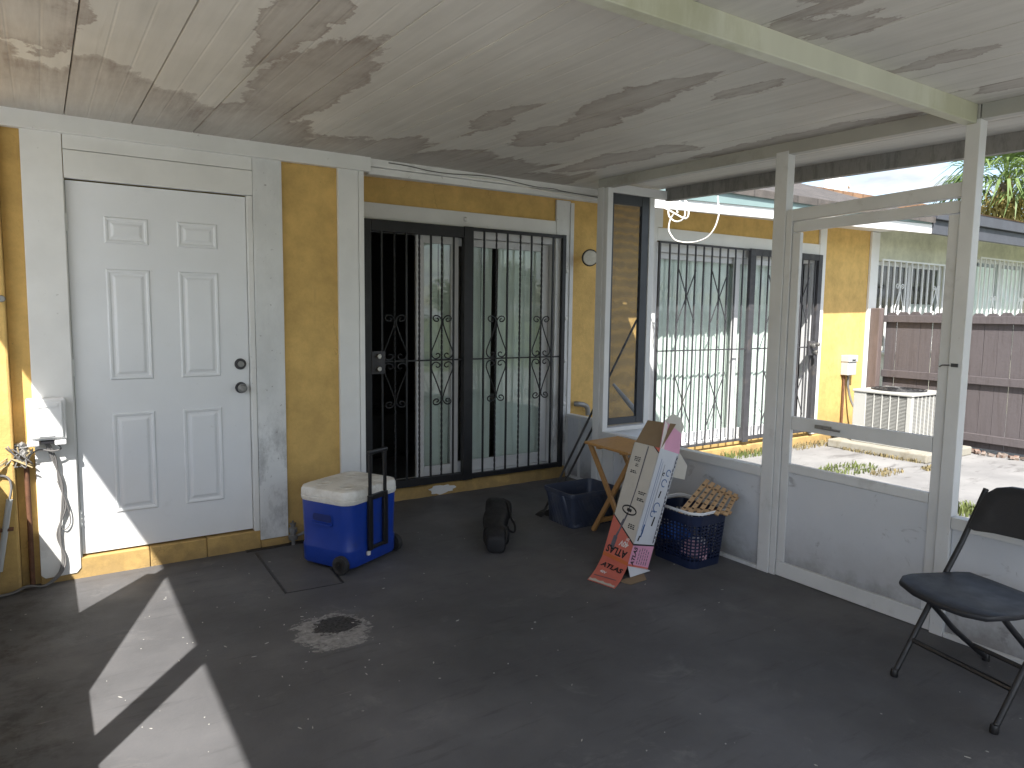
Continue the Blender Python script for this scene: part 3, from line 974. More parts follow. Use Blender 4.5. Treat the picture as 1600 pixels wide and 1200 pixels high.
# rooms behind the doors
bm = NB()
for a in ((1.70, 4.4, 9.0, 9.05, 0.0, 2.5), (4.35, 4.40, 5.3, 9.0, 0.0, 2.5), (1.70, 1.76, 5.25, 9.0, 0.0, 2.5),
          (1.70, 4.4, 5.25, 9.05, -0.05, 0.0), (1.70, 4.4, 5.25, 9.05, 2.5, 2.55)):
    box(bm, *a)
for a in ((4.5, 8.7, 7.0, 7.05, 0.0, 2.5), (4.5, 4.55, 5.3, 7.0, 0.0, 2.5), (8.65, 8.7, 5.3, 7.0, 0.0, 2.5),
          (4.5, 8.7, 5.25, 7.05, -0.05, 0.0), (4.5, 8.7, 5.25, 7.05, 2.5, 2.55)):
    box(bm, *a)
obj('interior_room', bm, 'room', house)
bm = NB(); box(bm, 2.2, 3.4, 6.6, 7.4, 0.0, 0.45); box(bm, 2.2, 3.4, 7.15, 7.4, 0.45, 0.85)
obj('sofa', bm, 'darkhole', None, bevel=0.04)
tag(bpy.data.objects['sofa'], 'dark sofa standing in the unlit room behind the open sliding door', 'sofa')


# ------------------------------------------------------------------ iron grilles
def twisted(bm, x, y, z0, z1, r=0.0085, step=0.012):
    n = int((z1 - z0) / step)
    tube(bm, [(x, y, z0 + (z1 - z0) * i / n) for i in range(n + 1)], r, 4, twist=0.42)


HALF = [(.032, .335), (.022, .325), (.026, .310), (.042, .312), (.052, .332), (.044, .352), (.024, .352), (.008, .33), (.004, .30),
        (.018, .23), (.042, .14), (.060, .075), (.058, .035), (.040, .014), (.018, .024), (.014, .045), (.026, .056), (.036, .046)]


def scroll_mesh():
    bm = NB()
    for sx in (-1, 1):
        for sz in (-1, 1):
            tube(bm, spline([(sx * x * 1.55, 0, sz * z) for x, z in HALF], 4), 0.0055, 6)
    return bm


gate = thing('security_gate', 'black iron security gate with twisted bars and scrolls beside the white back door', 'security gate', (2.95, 5.05, 0.1))
GY = Y2 - 0.045
bx('gate_frame', gate, 'black_iron', 1.99, 2.06, GY - 0.03, GY + 0.02, 0.12, 2.16, 0.003)
bx('gate_frame', gate, 'black_iron', 2.062, 2.848, GY - 0.028, GY + 0.02, 2.075, 2.16, 0.003)
bx('gate_frame', gate, 'black_iron', 2.85, 2.935, GY - 0.032, GY + 0.02, 0.10, 2.165, 0.003)
bx('gate_frame', gate, 'black_iron', 2.062, 2.848, GY - 0.028, GY + 0.02, 0.105, 0.165, 0.003)
bx('gate_frame', gate, 'black_iron', 2.937, 3.845, GY - 0.018, GY + 0.01, 2.138, 2.165, 0.002)
bx('gate_frame', gate, 'black_iron', 2.937, 3.845, GY - 0.024, GY + 0.01, 0.105, 0.145, 0.002)
bx('gate_frame', gate, 'black_iron', 3.847, 3.885, GY - 0.020, GY + 0.012, 0.10, 2.168, 0.002)
bx('cross_bar', gate, 'black_iron', 2.062, 2.848, GY - 0.006, GY + 0.004, 1.095, 1.107, 0.001)
bx('cross_bar', gate, 'black_iron', 2.937, 3.845, GY - 0.006, GY + 0.004, 1.095, 1.107, 0.001)
for x, tw in ((2.147, 0), (2.252, 1), (2.349, 0), (2.459, 1), (2.559, 0), (2.656, 1), (2.761, 0)):
    bm = NB()
    if tw: twisted(bm, x, GY - 0.012, 0.16, 2.08)
    else: box(bm, x - 0.007, x + 0.007, GY - 0.019, GY - 0.007, 0.16, 2.08)
    obj('bar', bm, 'black_iron', gate)
for x, tw in ((3.044, 0), (3.163, 1), (3.272, 0), (3.402, 1), (3.516, 0), (3.625, 1), (3.745, 0)):
    bm = NB()
    if tw: twisted(bm, x, GY - 0.012, 0.14, 2.145)
    else: box(bm, x - 0.007, x + 0.007, GY - 0.019, GY - 0.007, 0.14, 2.145)
    obj('bar', bm, 'black_iron', gate)
sc = obj('scroll', scroll_mesh(), 'black_iron', gate, local=True, smooth=True)
for i, x in enumerate((2.252, 2.656, 3.163, 3.625)):
    loc = Vector((x, GY - 0.022, 1.10)) - gate.location
    if i == 0: sc.location = loc
    else: inst(sc, 'scroll', gate, loc)
lk = bx('lock_plate', gate, 'grey_iron', 2.055, 2.165, GY - 0.034, GY - 0.0195, 1.01, 1.185, 0.003)
for z in (1.145, 1.05):
    bm = NB(); lathe(bm, [(0.001, -0.025), (0.016, -0.025), (0.020, -0.018), (0.020, 0.0)], (2.108, GY - 0.034, z), 'Y', 16)
    obj('lock_knob', bm, 'steel', lk, smooth=True)
for x, z in ((2.885, 2.225), (3.918, 1.86), (3.918, 1.44), (3.918, 1.06), (3.918, 0.67)):
    bm = NB(); lathe(bm, [(0.001, -0.02), (0.012, -0.018), (0.019, -0.008), (0.021, 0.0)], (x, Y2 - 0.0245, z), 'Y', 10)
    bv = obj('anchor_blob', bm, 'trim', gate, smooth=True)

grille = thing('security_grille', 'sun faded iron grille with crossed bars over the sliding door beyond the screen wall', 'security grille', (6.35, 5.03, 0.1))
G2 = Y2 - 0.06
bx('grille_frame', grille, 'grey_iron', 5.015, 5.035, G2 - 0.012, G2 + 0.012, 0.10, 2.195, 0.002)
bx('grille_frame', grille, 'grey_iron', 5.037, 6.365, G2 - 0.010, G2 + 0.010, 2.175, 2.195, 0.002)
bx('grille_frame', grille, 'grey_iron', 5.037, 6.365, G2 - 0.010, G2 + 0.010, 0.12, 0.145, 0.002)
bx('grille_frame', grille, 'grey_iron', 6.367, 6.455, G2 - 0.02, G2 + 0.02, 0.10, 2.20, 0.003)
bx('grille_frame', grille, 'grey_iron', 6.457, 7.585, G2 - 0.018, G2 + 0.018, 2.13, 2.20, 0.003)
bx('grille_frame', grille, 'grey_iron', 6.457, 7.585, G2 - 0.012, G2 + 0.012, 0.12, 0.16, 0.002)
bx('grille_frame', grille, 'grey_iron', 7.587, 7.66, G2 - 0.02, G2 + 0.02, 0.10, 2.20, 0.003)
bx('cross_bar', grille, 'grey_iron', 5.037, 6.365, G2 - 0.004, G2 + 0.006, 1.118, 1.132, 0.001)
bx('cross_bar', grille, 'grey_iron', 6.457, 7.585, G2 - 0.004, G2 + 0.006, 1.118, 1.132, 0.001)
xs1 = [5.155 + 0.1215 * i for i in range(10)]
xs2 = [6.555 + 0.1215 * i for i in range(9)]
bm = NB(); box(bm, -0.007, 0.007, -0.018, -0.005, 0.13, 2.18)
src = None
for x in xs1 + xs2:
    loc = Vector((x, G2, 0)) - grille.location
    if src is None:
        src = obj('bar', bm, 'grey_iron', grille, local=True); src.location = loc
    else: inst(src, 'bar', grille, loc)
for x in (xs1[2], xs1[6], xs2[2], xs2[6]):
    for zmid, hh in ((1.67, 0.26), (0.60, 0.26)):
        for s in (-1, 1):
            bm = NB()
            tube(bm, [(x - 0.1215 * s, G2 - 0.022, zmid - hh), (x + 0.1215 * s, G2 - 0.022, zmid + hh)], 0.006, 4)
            obj('diagonal_bar', bm, 'grey_iron', grille)
lk = bx('lock_box', grille, 'grey_iron', 7.44, 7.56, G2 - 0.045, G2 - 0.021, 1.03, 1.20, 0.004)
for q in ((7.47, 1.15), (7.52, 1.07), (7.55, 1.16)):
    bm = NB(); lathe(bm, [(0.001, -0.06), (0.018, -0.058), (0.026, -0.04), (0.020, -0.02), (0.020, 0.0)], (q[0], G2 - 0.046, q[1]), 'Y', 14)
    obj('lock_knob', bm, 'steel', lk, smooth=True)

# ------------------------------------------------------------------ patio cover and screen walls
cover = thing('patio_cover', 'white aluminium patio cover with stained panel ceiling and open screen walls on grey kneewalls', 'patio cover', (1.7, 1.5, 0))
YB = -1.45
PW = 0.305
prof = []
for a, b in ((-PW / 2 + 0.0010, 0.012), (-PW / 2 + 0.0035, 0.0)):
    prof.append((a, b))
for c in (-PW / 6, PW / 6):
    prof += [(c - 0.006, 0.0), (c - 0.001, 0.0009), (c + 0.001, 0.0009), (c + 0.006, 0.0)]
prof += [(PW / 2 - 0.0035, 0.0), (PW / 2 - 0.0010, 0.012), (PW / 2 - 0.0010, 0.06), (-PW / 2 + 0.0010, 0.06)]
bm = NB()
loft(bm, [[(x, YB, zc(YB) + z) for x, z in prof], [(x, YD - 0.003, zc(YD - 0.003) + z) for x, z in prof]])
src = obj('roof_panel', bm, 'ceiling', cover, local=True)
for i in range(16):
    loc = Vector((-0.769 + PW * (i + 0.5), 0, 0)) - cover.location
    if i == 0: src.location = loc
    else: inst(src, 'roof_panel', cover, loc)
bm = NB()
prism(bm, [(-0.77, YB, zc(YB) + 0.064), (4.112, YB, zc(YB) + 0.064), (4.112, YD - 0.003, zc(YD) + 0.064), (-0.77, YD - 0.003, zc(YD) + 0.064)], (0, 0, 0.01))
obj('roof_light_block', bm, 'alu', cover)  # sheet added over the panels to block light leaking through their joints
for x0, x1, dr in ((4.113, 4.165, 0.092), (-0.780, -0.771, 0.012)):
    bm = NB()
    ys = [YB + (4.07 - YB) * i / 40 for i in range(41)] if x0 > 0 else [YB, YD - 0.06]
    loft(bm, [[(x0, y, zc(y) - dr), (x1, y, zc(y) - dr), (x1, y, zc(y) + 0.08), (x0, y, zc(y) + 0.08)] for y in ys])
    obj('gutter', bm, 'gutter', cover)


def sloped(name, x0, x1, y0, y1, drop, thick, m):
    bm = NB()
    loft(bm, [[(x0, y, zc(y) - drop), (x1, y, zc(y) - drop), (x1, y, zc(y) - drop - thick), (x0, y, zc(y) - drop - thick)] for y in (y0, y1)])
    return obj(name, bm, m, cover, bevel=0.003)


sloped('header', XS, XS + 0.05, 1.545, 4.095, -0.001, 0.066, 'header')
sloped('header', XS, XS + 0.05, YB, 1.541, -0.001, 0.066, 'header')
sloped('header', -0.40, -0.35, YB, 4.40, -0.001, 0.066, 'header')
bx('cross_beam', cover, 'beam', -0.34, XS - 0.002, 1.555, 1.605, 2.334, zc(1.555) + 0.001)
bx('cross_beam', cover, 'beam', -0.34, XS - 0.002, YB, YB + 0.05, 2.30, zc(YB) + 0.001)
bx('return_header', cover, 'alu', XS + 0.06, 4.11, 4.045, 4.085, 2.375, 2.44)
# posts
ps = []
for n_, x0, x1, y0, y1, zt in (('post', XS - 0.004, XS + 0.045, 4.03, 4.098, 2.40), ('post', XS + 0.001, XS + 0.05, 3.985, 4.028, 2.394),
                               ('post', XS - 0.003, XS + 0.06, 2.497, 2.576, 2.385), ('post', XS + 0.004, XS + 0.05, 2.458, 2.495, 2.062),
                               ('post', XS - 0.003, XS + 0.06, 1.538, 1.598, 2.352), ('post', XJ - 0.02, XJ + 0.03, 4.045, 4.085, 2.373),
                               ('post', XJ - 0.0, XJ + 0.04, Y2 - 0.035, Y2 - 0.002, 2.455),
                               ('post', XS - 0.003, XS + 0.06, YB, YB + 0.07, 2.29), ('post', 1.6, 1.67, YB + 0.001, YB + 0.06, 2.299),
                               ('post', -0.40, -0.34, YB, YB + 0.07, 2.29)):
    bx(n_, cover, 'alu', x0, x1, y0, y1, 0.0, zt, 0.003)


def kneewall(x, y0, y1, zt, cap=0.055, side=1):
    bx('kneewall_panel', cover, 'knee', x + 0.016, x + 0.034, y0, y1, 0.012, zt - cap - 0.001, 0.001)
    bx('cap_rail', cover, 'alu', x - 0.004, x + 0.055, y0, y1, zt - cap, zt, 0.003)
    bx('base_channel', cover, 'alu', x - 0.002, x + 0.05, y0, y1, 0.0, 0.022, 0.003)


kneewall(XS, 2.578, 3.983, 0.612)
kneewall(XS, YB + 0.072, 1.536, 0.575)
kneewall(XJ, 4.087, Y2 - 0.037, 0.578, 0.03)
bx('panel_strip', cover, 'alu', XJ + 0.006, XJ + 0.015, 4.86, 4.89, 0.024, 0.545, 0.001)
bx('panel_strip', cover, 'alu', XS + 0.006, XS + 0.015, 3.86, 3.98, 0.024, 0.556, 0.001)
# return panel facing the patio between the two screen lines
bx('kneewall_panel', cover, 'knee', XS + 0.052, XJ - 0.022, 4.055, 4.075, 0.0, 0.60, 0.001)
bx('sill', cover, 'alu', XS + 0.052, XJ - 0.022, 3.99, 4.10, 0.602, 0.632, 0.002)
sf = bx('screen_frame', cover, 'bronze', XS + 0.06, XS + 0.12, 4.05, 4.08, 0.64, 2.372, 0.002)
bx('screen_frame', cover, 'bronze', 3.855, XJ - 0.024, 4.05, 4.08, 0.64, 2.372, 0.002)
bx('screen_frame', cover, 'bronze', XS + 0.122, 3.853, 4.052, 4.078, 2.30, 2.372, 0.002)
bx('screen_frame', cover, 'bronze', XS + 0.122, 3.853, 4.052, 4.078, 0.64, 0.69, 0.002)
bm = NB()
vs = [bm.verts.new(p) for p in ((XS + 0.12, 4.066, 0.69), (3.855, 4.066, 0.69), (3.855, 4.066, 2.30), (XS + 0.12, 4.066, 2.30))]
bm.faces.new(vs)
obj('screen_mesh', bm, 'mesh', cover)
# transom above the screen door
bm = NB()
loft(bm, [[(XS + 0.006, y, z - 0.065), (XS + 0.05, y, z - 0.065), (XS + 0.05, y, z), (XS + 0.006, y, z)] for y, z in ((2.494, 2.066), (1.60, 2.092))])
obj('transom_rail', bm, 'alu', cover, bevel=0.003)

# left screen wall (just outside the picture): its posts, kneewall and an added unseen cloth shade the floor by the door
XL = -0.375
for y0, y1, zt in ((1.99, 2.115, 2.32), (3.15, 3.205, 2.36), (4.31, 4.40, 2.37)):
    bx('post', cover, 'alu', XL - 0.025, XL + 0.03, y0, y1, 0.0, zt, 0.003)
for y0, y1 in ((YB + 0.072, 1.988), (2.117, 3.148), (3.207, 4.308)):
    kneewall(XL - 0.03, y0, y1, 0.83)
bm = NB()
poly = [(2.476, 0.832), (3.066, 1.60), (3.13, 1.70), (3.145, 1.70), (3.145, 0.832)]  # added out-of-view cloth, outlined to cast the slanted edge of the sun patch
prism(bm, [(XL + 0.004, y, z) for y, z in poly], (0.004, 0, 0))
prism(bm, [(XL + 0.004, y, z) for y, z in ((3.215, 0.832), (3.215, 1.6), (3.31, 1.5), (3.35, 0.832))], (0.004, 0, 0))
tag(obj('added_shadow_cloth', bm, 'shadow_cloth'), 'added unseen shade cloth that shapes the sun patch by the door', 'shade cloth')

# screen door in the right screen wall
sdoor = thing('screen_door', 'white aluminium screen door with grey kick panel, its mesh gone', 'screen door', (XS + 0.03, 2.03, 0.0))
DX0, DX1 = XS + 0.008, XS + 0.036
bm = NB()
loft(bm, [[(DX0, y, z - 0.055), (DX1, y, z - 0.055), (DX1, y, z), (DX0, y, z)] for y, z in ((2.452, 1.998), (1.602, 2.012))])
obj('top_rail', bm, 'alu', sdoor, bevel=0.003)
bx('stile', sdoor, 'alu', DX0 + 0.001, DX1 - 0.001, 2.405, 2.453, 0.0915, 1.94, 0.003)
bx('stile', sdoor, 'alu', DX0 + 0.001, DX1 - 0.001, 1.602, 1.648, 0.0915, 1.952, 0.003)
mr = bx('mid_rail', sdoor, 'alu', DX0 + 0.002, DX1 - 0.002, 1.65, 2.403, 0.856, 0.930, 0.003)
bx('rail_cap', sdoor, 'alu', DX0 + 0.002, DX1 - 0.002, 1.65, 2.403, 0.612, 0.662, 0.003)
bx('kick_panel', sdoor, 'knee', DX0 + 0.008, DX1 - 0.008, 1.65, 2.403, 0.092, 0.610, 0.001)
bx('bottom_rail', sdoor, 'alu', DX0 - 0.002, DX1 + 0.002, 1.602, 2.453, 0.005, 0.09, 0.003)
bm = NB()
box(bm, DX0 - 0.012, DX0, 2.16, 2.25, 0.885, 0.905)
tube(bm, [(DX0 - 0.016, 2.20, 0.893), (DX0 - 0.020, 2.10, 0.890)], 0.006, 8)
obj('latch', bm, 'dull_steel', sdoor)
hm = thing('door_latch_hook', 'small dark hook latch on the post beside the screen door', 'latch', (XS, 1.57, 1.27))
bx('hook_plate', hm, 'grey_iron', XS - 0.010, XS - 0.0035, 1.555, 1.585, 1.264, 1.280, 0.002)
tb('hook', hm, 'grey_iron', [(XS - 0.012, 1.59, 1.272), (XS - 0.014, 1.62, 1.27), (XS - 0.012, 1.632, 1.262)], 0.003, 6)

# ------------------------------------------------------------------ things on and by the house wall
ob = thing('outlet_box', 'white weatherproof outlet box on the trim board left of the back door', 'outlet box', (0.0, YD - 0.02, 0.77))
OY = YD - 0.0185
bx('housing', ob, 'outlet', -0.085, 0.088, OY - 0.062, OY - 0.0005, 0.79, 1.01, 0.008)
bx('cover', ob, 'outlet', -0.070, 0.073, OY - 0.076, OY - 0.0625, 0.802, 0.998, 0.006)
bx('cover_ridge', ob, 'outlet', -0.035, 0.055, OY - 0.080, OY - 0.0765, 0.965, 0.983, 0.002)
bx('cover_ridge', ob, 'outlet', -0.035, 0.035, OY - 0.080, OY - 0.0765, 0.812, 0.826, 0.002)
for x in (-0.06, 0.06):
    bx('tab', ob, 'outlet', x - 0.028, x + 0.025, OY - 0.070, OY - 0.01, 0.762, 0.789, 0.006)
bx('socket', ob, 'ink', -0.030, 0.030, OY - 0.060, OY - 0.01, 0.772, 0.789, 0.001)
wr = thing('power_cord', 'grey cords hanging from the outlet box down to the floor', 'cord', (0.0, YD - 0.05, 0.0))
for k, (m_, dx, r) in enumerate((('cord', 0.0, 0.0055), ('cord', 0.014, 0.0045), ('cord', 0.006, 0.004))):
    pp = [(-0.01 + dx, OY - 0.04, 0.775), (0.02 + dx, OY - 0.03, 0.68), (0.055 - dx, OY - 0.02, 0.55), (0.05 + dx * 1.3, OY - 0.018, 0.42), (0.035 - dx, OY - 0.015, 0.27),
          (0.04 + dx, OY - 0.014, 0.14), (0.02 + dx, OY - 0.03, 0.06), (-0.05 + dx, OY - 0.055, 0.012), (-0.12, OY - 0.035 - dx, 0.02), (-0.2, OY - 0.075 - dx, 0.008), (-0.36, OY - 0.08 - dx, 0.008)]
    tb('strand', wr, m_, spline(pp, 6), r, 6)
tb('strand', wr, 'cord', spline([(0.03, OY - 0.03, 0.775), (0.06, OY - 0.04, 0.74), (0.02, OY - 0.05, 0.73), (-0.04, OY - 0.04, 0.74), (-0.10, OY - 0.02, 0.70)], 6), 0.004, 6)
tb('strand', wr, 'cord', spline([(0.035, OY - 0.02, 0.56), (0.075, OY - 0.02, 0.42), (0.085, OY - 0.012, 0.33), (0.06, OY - 0.012, 0.29), (0.03, OY - 0.012, 0.31)], 6), 0.003, 6)
wt = thing('wire_tangle', 'tangle of stripped wires and broken stucco beside the outlet box', 'wires', (-0.13, YD - 0.02, 0.7))
rnd = random.Random(11)
for k in range(11):
    pp = []
    for j in range(5):
        pp.append((-0.14 + rnd.uniform(-0.045, 0.075), YD - 0.02 - rnd.uniform(0, 0.05), 0.72 + rnd.uniform(-0.07, 0.05)))
    tb('wire', wt, ('cord_tan', 'cord', 'dull_steel')[k % 3], spline(pp, 6), 0.0035, 5)
for k in range(6):
    y = rnd.uniform(0.6, 0.7)
    tb('wire', wt, 'cord_tan', spline([(-0.30, YD - 0.09, y - 0.06), (-0.21, YD - 0.085, y), (-0.14, YD - 0.03, y + 0.04), (-0.08, YD - 0.03, y + 0.06)], 6), 0.0028, 5)
bm = NB()
for k in range(16):
    c = Vector((-0.155 + rnd.uniform(-0.045, 0.06), YD - 0.005 - rnd.uniform(0, 0.035), 0.735 + rnd.uniform(-0.045, 0.04)))
    bmesh.ops.create_icosphere(bm, subdivisions=1, radius=rnd.uniform(0.012, 0.026), matrix=Matrix.Translation(c))
obj('crumbled_stucco', bm, 'dull_steel', wt)
rp = tb('rusty_pipe', None, 'rust', [(-0.0985, YD - 0.0135, 0.01), (-0.0965, YD - 0.0135, 0.35), (-0.0975, YD - 0.0135, 0.72)], 0.0125, 10)
tag(rp, 'thin rusty pipe running up the yellow wall below the tangled wires', 'pipe')
cd_ = thing('conduit', 'slanted grey conduit tube on the yellow wall at the corner', 'conduit', (-0.2, 4.39, 0.1))
tb('tube', cd_, 'box_grey', [(-0.235, 4.385, 0.13), (-0.175, 4.385, 0.50)], 0.0145, 10)
tb('tail', cd_, 'cord', spline([(-0.235, 4.385, 0.13), (-0.25, 4.38, 0.08), (-0.30, 4.375, 0.06)], 5), 0.006, 6)
tb('tail', cd_, 'cord', spline([(-0.175, 4.385, 0.50), (-0.165, 4.39, 0.57), (-0.19, 4.395, 0.62), (-0.30, 4.39, 0.64)], 5), 0.006, 6)
bx('clip', cd_, 'rust', -0.235, -0.165, 4.375, 4.403, 0.335, 0.350, 0.002)
hs = thing('hose_bracket', 'small metal bracket high on the yellow wall at the corner', 'bracket', (-0.165, 4.40, 1.5))
bm = NB(); lathe(bm, [(0.001, -0.03), (0.014, -0.03), (0.018, -0.02), (0.010, -0.01), (0.010, 0)], (-0.160, 4.405, 1.522), 'Y', 14)
obj('knob', bm, 'dull_steel', hs, smooth=True)
sg = thing('pipe_fitting', 'grey galvanised valve fitting at the foot of the wall beside the cooler', 'pipe fitting', (1.275, YD - 0.045, 0.0))
bm = NB(); lathe(bm, [(0.012, 0.0), (0.012, 0.03), (0.028, 0.035), (0.030, 0.06), (0.018, 0.066), (0.018, 0.078), (0.027, 0.084), (0.027, 0.108), (0.015, 0.116), (0.015, 0.128), (0.020, 0.130), (0.020, 0.140), (0.006, 0.142), (0.006, 0.155)], (1.275, YD - 0.05, 0.0), 'Z', 12)
obj('valve', bm, 'dull_steel', sg)
tb('outlet_pipe', sg, 'dull_steel', [(1.275, YD - 0.05, 0.05), (1.33, YD - 0.03, 0.055), (1.36, YD - 0.002, 0.055)], 0.010, 8)
# flood lamp on the recessed wall
fl = thing('flood_lamp', 'round swivel flood lamp on the yellow wall behind the screen post', 'lamp', (4.30, Y2, 2.0))
lp = ony(922, 401, Y2 - 0.16)
bm = NB(); lathe(bm, [(0.001, -0.10), (0.062, -0.098), (0.066, -0.09), (0.062, -0.07), (0.045, -0.03), (0.026, 0.02), (0.022, 0.05)], (0, 0, 0), 'Y', 24)
bmesh.ops.rotate(bm, verts=bm.verts, cent=(0, 0, 0), matrix=Matrix.Rotation(math.radians(-24), 3, 'Z') @ Matrix.Rotation(math.radians(8), 3, 'X'))
bmesh.ops.translate(bm, verts=bm.verts, vec=lp + Vector((0.02, 0.06, 0)))
obj('reflector', bm, 'lens', fl, smooth=True)
bm = NB()
q = lp + Vector((0.02, 0.06, 0)) + (Matrix.Rotation(math.radians(-24), 3, 'Z') @ Matrix.Rotation(math.radians(8), 3, 'X')) @ Vector((0, -0.085, 0))
rot_ = Matrix.Rotation(math.radians(-24), 3, 'Z') @ Matrix.Rotation(math.radians(8), 3, 'X')
tube(bm, [q + rot_ @ Vector((0.068 * math.cos(a), 0, 0.068 * math.sin(a))) for a in [2 * math.pi * k / 24 for k in range(25)]], 0.008, 6, False)
obj('rim', bm, 'black_iron', fl, smooth=True)
tb('swivel_arm', fl, 'grey_iron', [lp + Vector((0.03, 0.10, 0)), lp + Vector((0.10, 0.10, -0.005)), (lp.x + 0.125, Y2 - 0.002, lp.z - 0.01)], 0.012, 8)
bm = NB(); lathe(bm, [(0.04, -0.02), (0.045, -0.001)], (lp.x + 0.125, Y2, lp.z - 0.01), 'Y', 16)
obj('wall_plate', bm, 'grey_iron', fl)
pe = tb('drain_pipe_elbow', None, 'dull_steel', spline([(4.05, Y2 - 0.02, 0.66), (4.07, Y2 - 0.045, 0.66), (4.13, Y2 - 0.05, 0.65), (4.175, Y2 - 0.05, 0.62), (4.185, Y2 - 0.05, 0.55)], 5), 0.024, 10)
tag(pe, 'grey pipe elbow on the yellow wall just beyond the kneewall', 'pipe')
fw_ = thing('eave_cable', 'thin cable stapled along the white fascia above the black gate', 'cable', (2.6, YD - 0.03, 2.42))
pts = [(1.95, YD - 0.026, 2.452)] + [(2.1 + 0.15 * i, YD - 0.028, 2.448 - 0.012 * math.sin(i * 1.1) - 0.002 * i) for i in range(9)] + [(3.42, YD - 0.03, 2.415), (3.9, YD - 0.03, 2.40)]
tb('run', fw_, 'cord', spline(pts, 4), 0.0035, 5)
tb('run', fw_, 'cord_white', spline([(2.5, YD - 0.026, 2.425), (2.8, YD - 0.027, 2.43), (3.1, YD - 0.03, 2.405), (3.4, YD - 0.03, 2.395), (3.9, YD - 0.03, 2.39)], 4), 0.005, 5)

# white cable looped under the patio gutter
cab = thing('white_cable', 'white cable hanging in loops below the gutter beside the yellow house', 'cable', (4.3, 4.2, 2.2))
CP = lambda x, y: onx(1000 + x / 10.907, 280 + y / 10.909, 4.46 + 0.0001 * (x - 300))
tb('loop', cab, 'cord_white', spline([CP(*p) for p in ((290, 440), (450, 510), (600, 590), (740, 665), (800, 660), (828, 590), (815, 470), (790, 390), (760, 370))], 6), 0.0075, 7)
tb('loop', cab, 'cord_white', spline([CP(*p) for p in ((640, 575), (615, 480), (580, 395), (520, 450), (482, 540), (500, 640), (570, 705), (640, 722), (720, 690), (768, 600), (750, 490), (690, 400), (670, 380), (650, 440), (640, 520))], 6), 0.007, 7)
tb('loop', cab, 'cord_white', spline([CP(*p) for p in ((570, 600), (515, 690), (488, 830), (510, 920), (590, 1030), (700, 1070), (850, 1080), (1000, 1055), (1150, 985), (1260, 850), (1320, 700), (1345, 560), (1330, 380), (1325, 285))], 6), 0.0065, 7)

# ------------------------------------------------------------------ things on the patio
# rolling cooler
co = thing('rolling_cooler', 'blue wheeled cooler with dirty white lid and raised black handle', 'cooler', (1.495, 4.00, 0), math.radians(28))
CW, CDp = 0.475, 0.40
bm = NB()
rings = []
for z, s in ((0.025, 0.93), (0.035, 0.955), (0.12, 0.965), (0.128, 0.965), (0.140, 0.945), (0.25, 0.955), (0.385, 0.975), (0.392, 0.975)):
    rings.append([(x * s, y * s, z) for x, y in rrect(CW, CDp, 0.075, 6)])
loft(bm, rings)
body = obj('body', bm, 'blue', co, local=True, smooth=35)
bm = NB()
rings = []
for z, s in ((0.3925, 0.985), (0.40, 1.0), (0.418, 1.005), (0.421, 0.985), (0.425, 1.0), (0.452, 0.995), (0.468, 0.965), (0.474, 0.90), (0.472, 0.84), (0.474, 0.80)):
    rings.append([(x * s, y * s, z) for x, y in rrect(CW, CDp, 0.075, 6)])
loft(bm, rings)
lid = obj('lid', bm, 'lid', co, local=True, smooth=30)
for x, y in ((-0.12, -0.09), (0.12, -0.09), (-0.12, 0.09), (0.12, 0.09)):
    bm = NB(); lathe(bm, [(0.052, 0.4735), (0.049, 0.4765), (0.040, 0.4765), (0.036, 0.4742)], (x, y, 0), 'Z', 20)
    obj('cup_ring', bm, 'lid', lid, local=True, smooth=True)
# grip on the left end; its recess shade is painted as a dark plate
bm = NB()
xl = -CW / 2 * 0.972
loft(bm, [[(xl - 0.003, y * a, 0.30 + z * b) for y, z in rrect(0.15, 0.062, 0.022, 4)] for a, b in ((1, 1), (0.94, 0.85))], cap0=False)
loft(bm, [[(xl - 0.003 - (0.016 if k else 0), y * a, 0.272 + z * b) for y, z in rrect(0.15, 0.014, 0.006, 3)] for k, (a, b) in enumerate(((1, 1), (0.96, 0.8)))])
obj('grip', bm, 'blue', co, local=True, smooth=True)
bm = NB()
loft(bm, [[(xl - 0.0035, y, 0.305 + z) for y, z in rrect(0.142, 0.044, 0.018, 4)], [(xl - 0.0045, y, 0.305 + z) for y, z in rrect(0.14, 0.042, 0.018, 4)]])
obj('grip_recess_shade', bm, 'grip_shadow', co, local=True)
# telescopic handle on the side with the wheels
yf = -CDp / 2 * 0.97
for x in (-0.06, 0.075):
    bm = NB(); box(bm, x - 0.017, x + 0.017, yf - 0.024, yf - 0.002, 0.10, 0.425)
    obj('handle_sleeve', bm, 'black_plastic', co, local=True, bevel=0.004)
    bm = NB(); box(bm, x - 0.010, x + 0.010, yf - 0.020, yf - 0.006, 0.426, 0.665)
    obj('handle_tube', bm, 'black_plastic', co, local=True, bevel=0.003)
bm = NB(); box(bm, -0.077, 0.092, yf - 0.026, yf + 0.0, 0.663, 0.687)
obj('handle_grip', bm, 'black_plastic', co, local=True, bevel=0.007)
bm = NB(); box(bm, -0.042, 0.057, yf - 0.022, yf - 0.004, 0.395, 0.428)
box(bm, -0.042, 0.057, yf - 0.018, yf - 0.004, 0.100, 0.122)
obj('handle_bridge', bm, 'black_plastic', co, local=True, bevel=0.004)
bm = NB(); box(bm, -0.085, -0.065, yf - 0.020, yf - 0.003, 0.075, 0.098)
obj('latch', bm, 'lid', co, local=True, bevel=0.003)
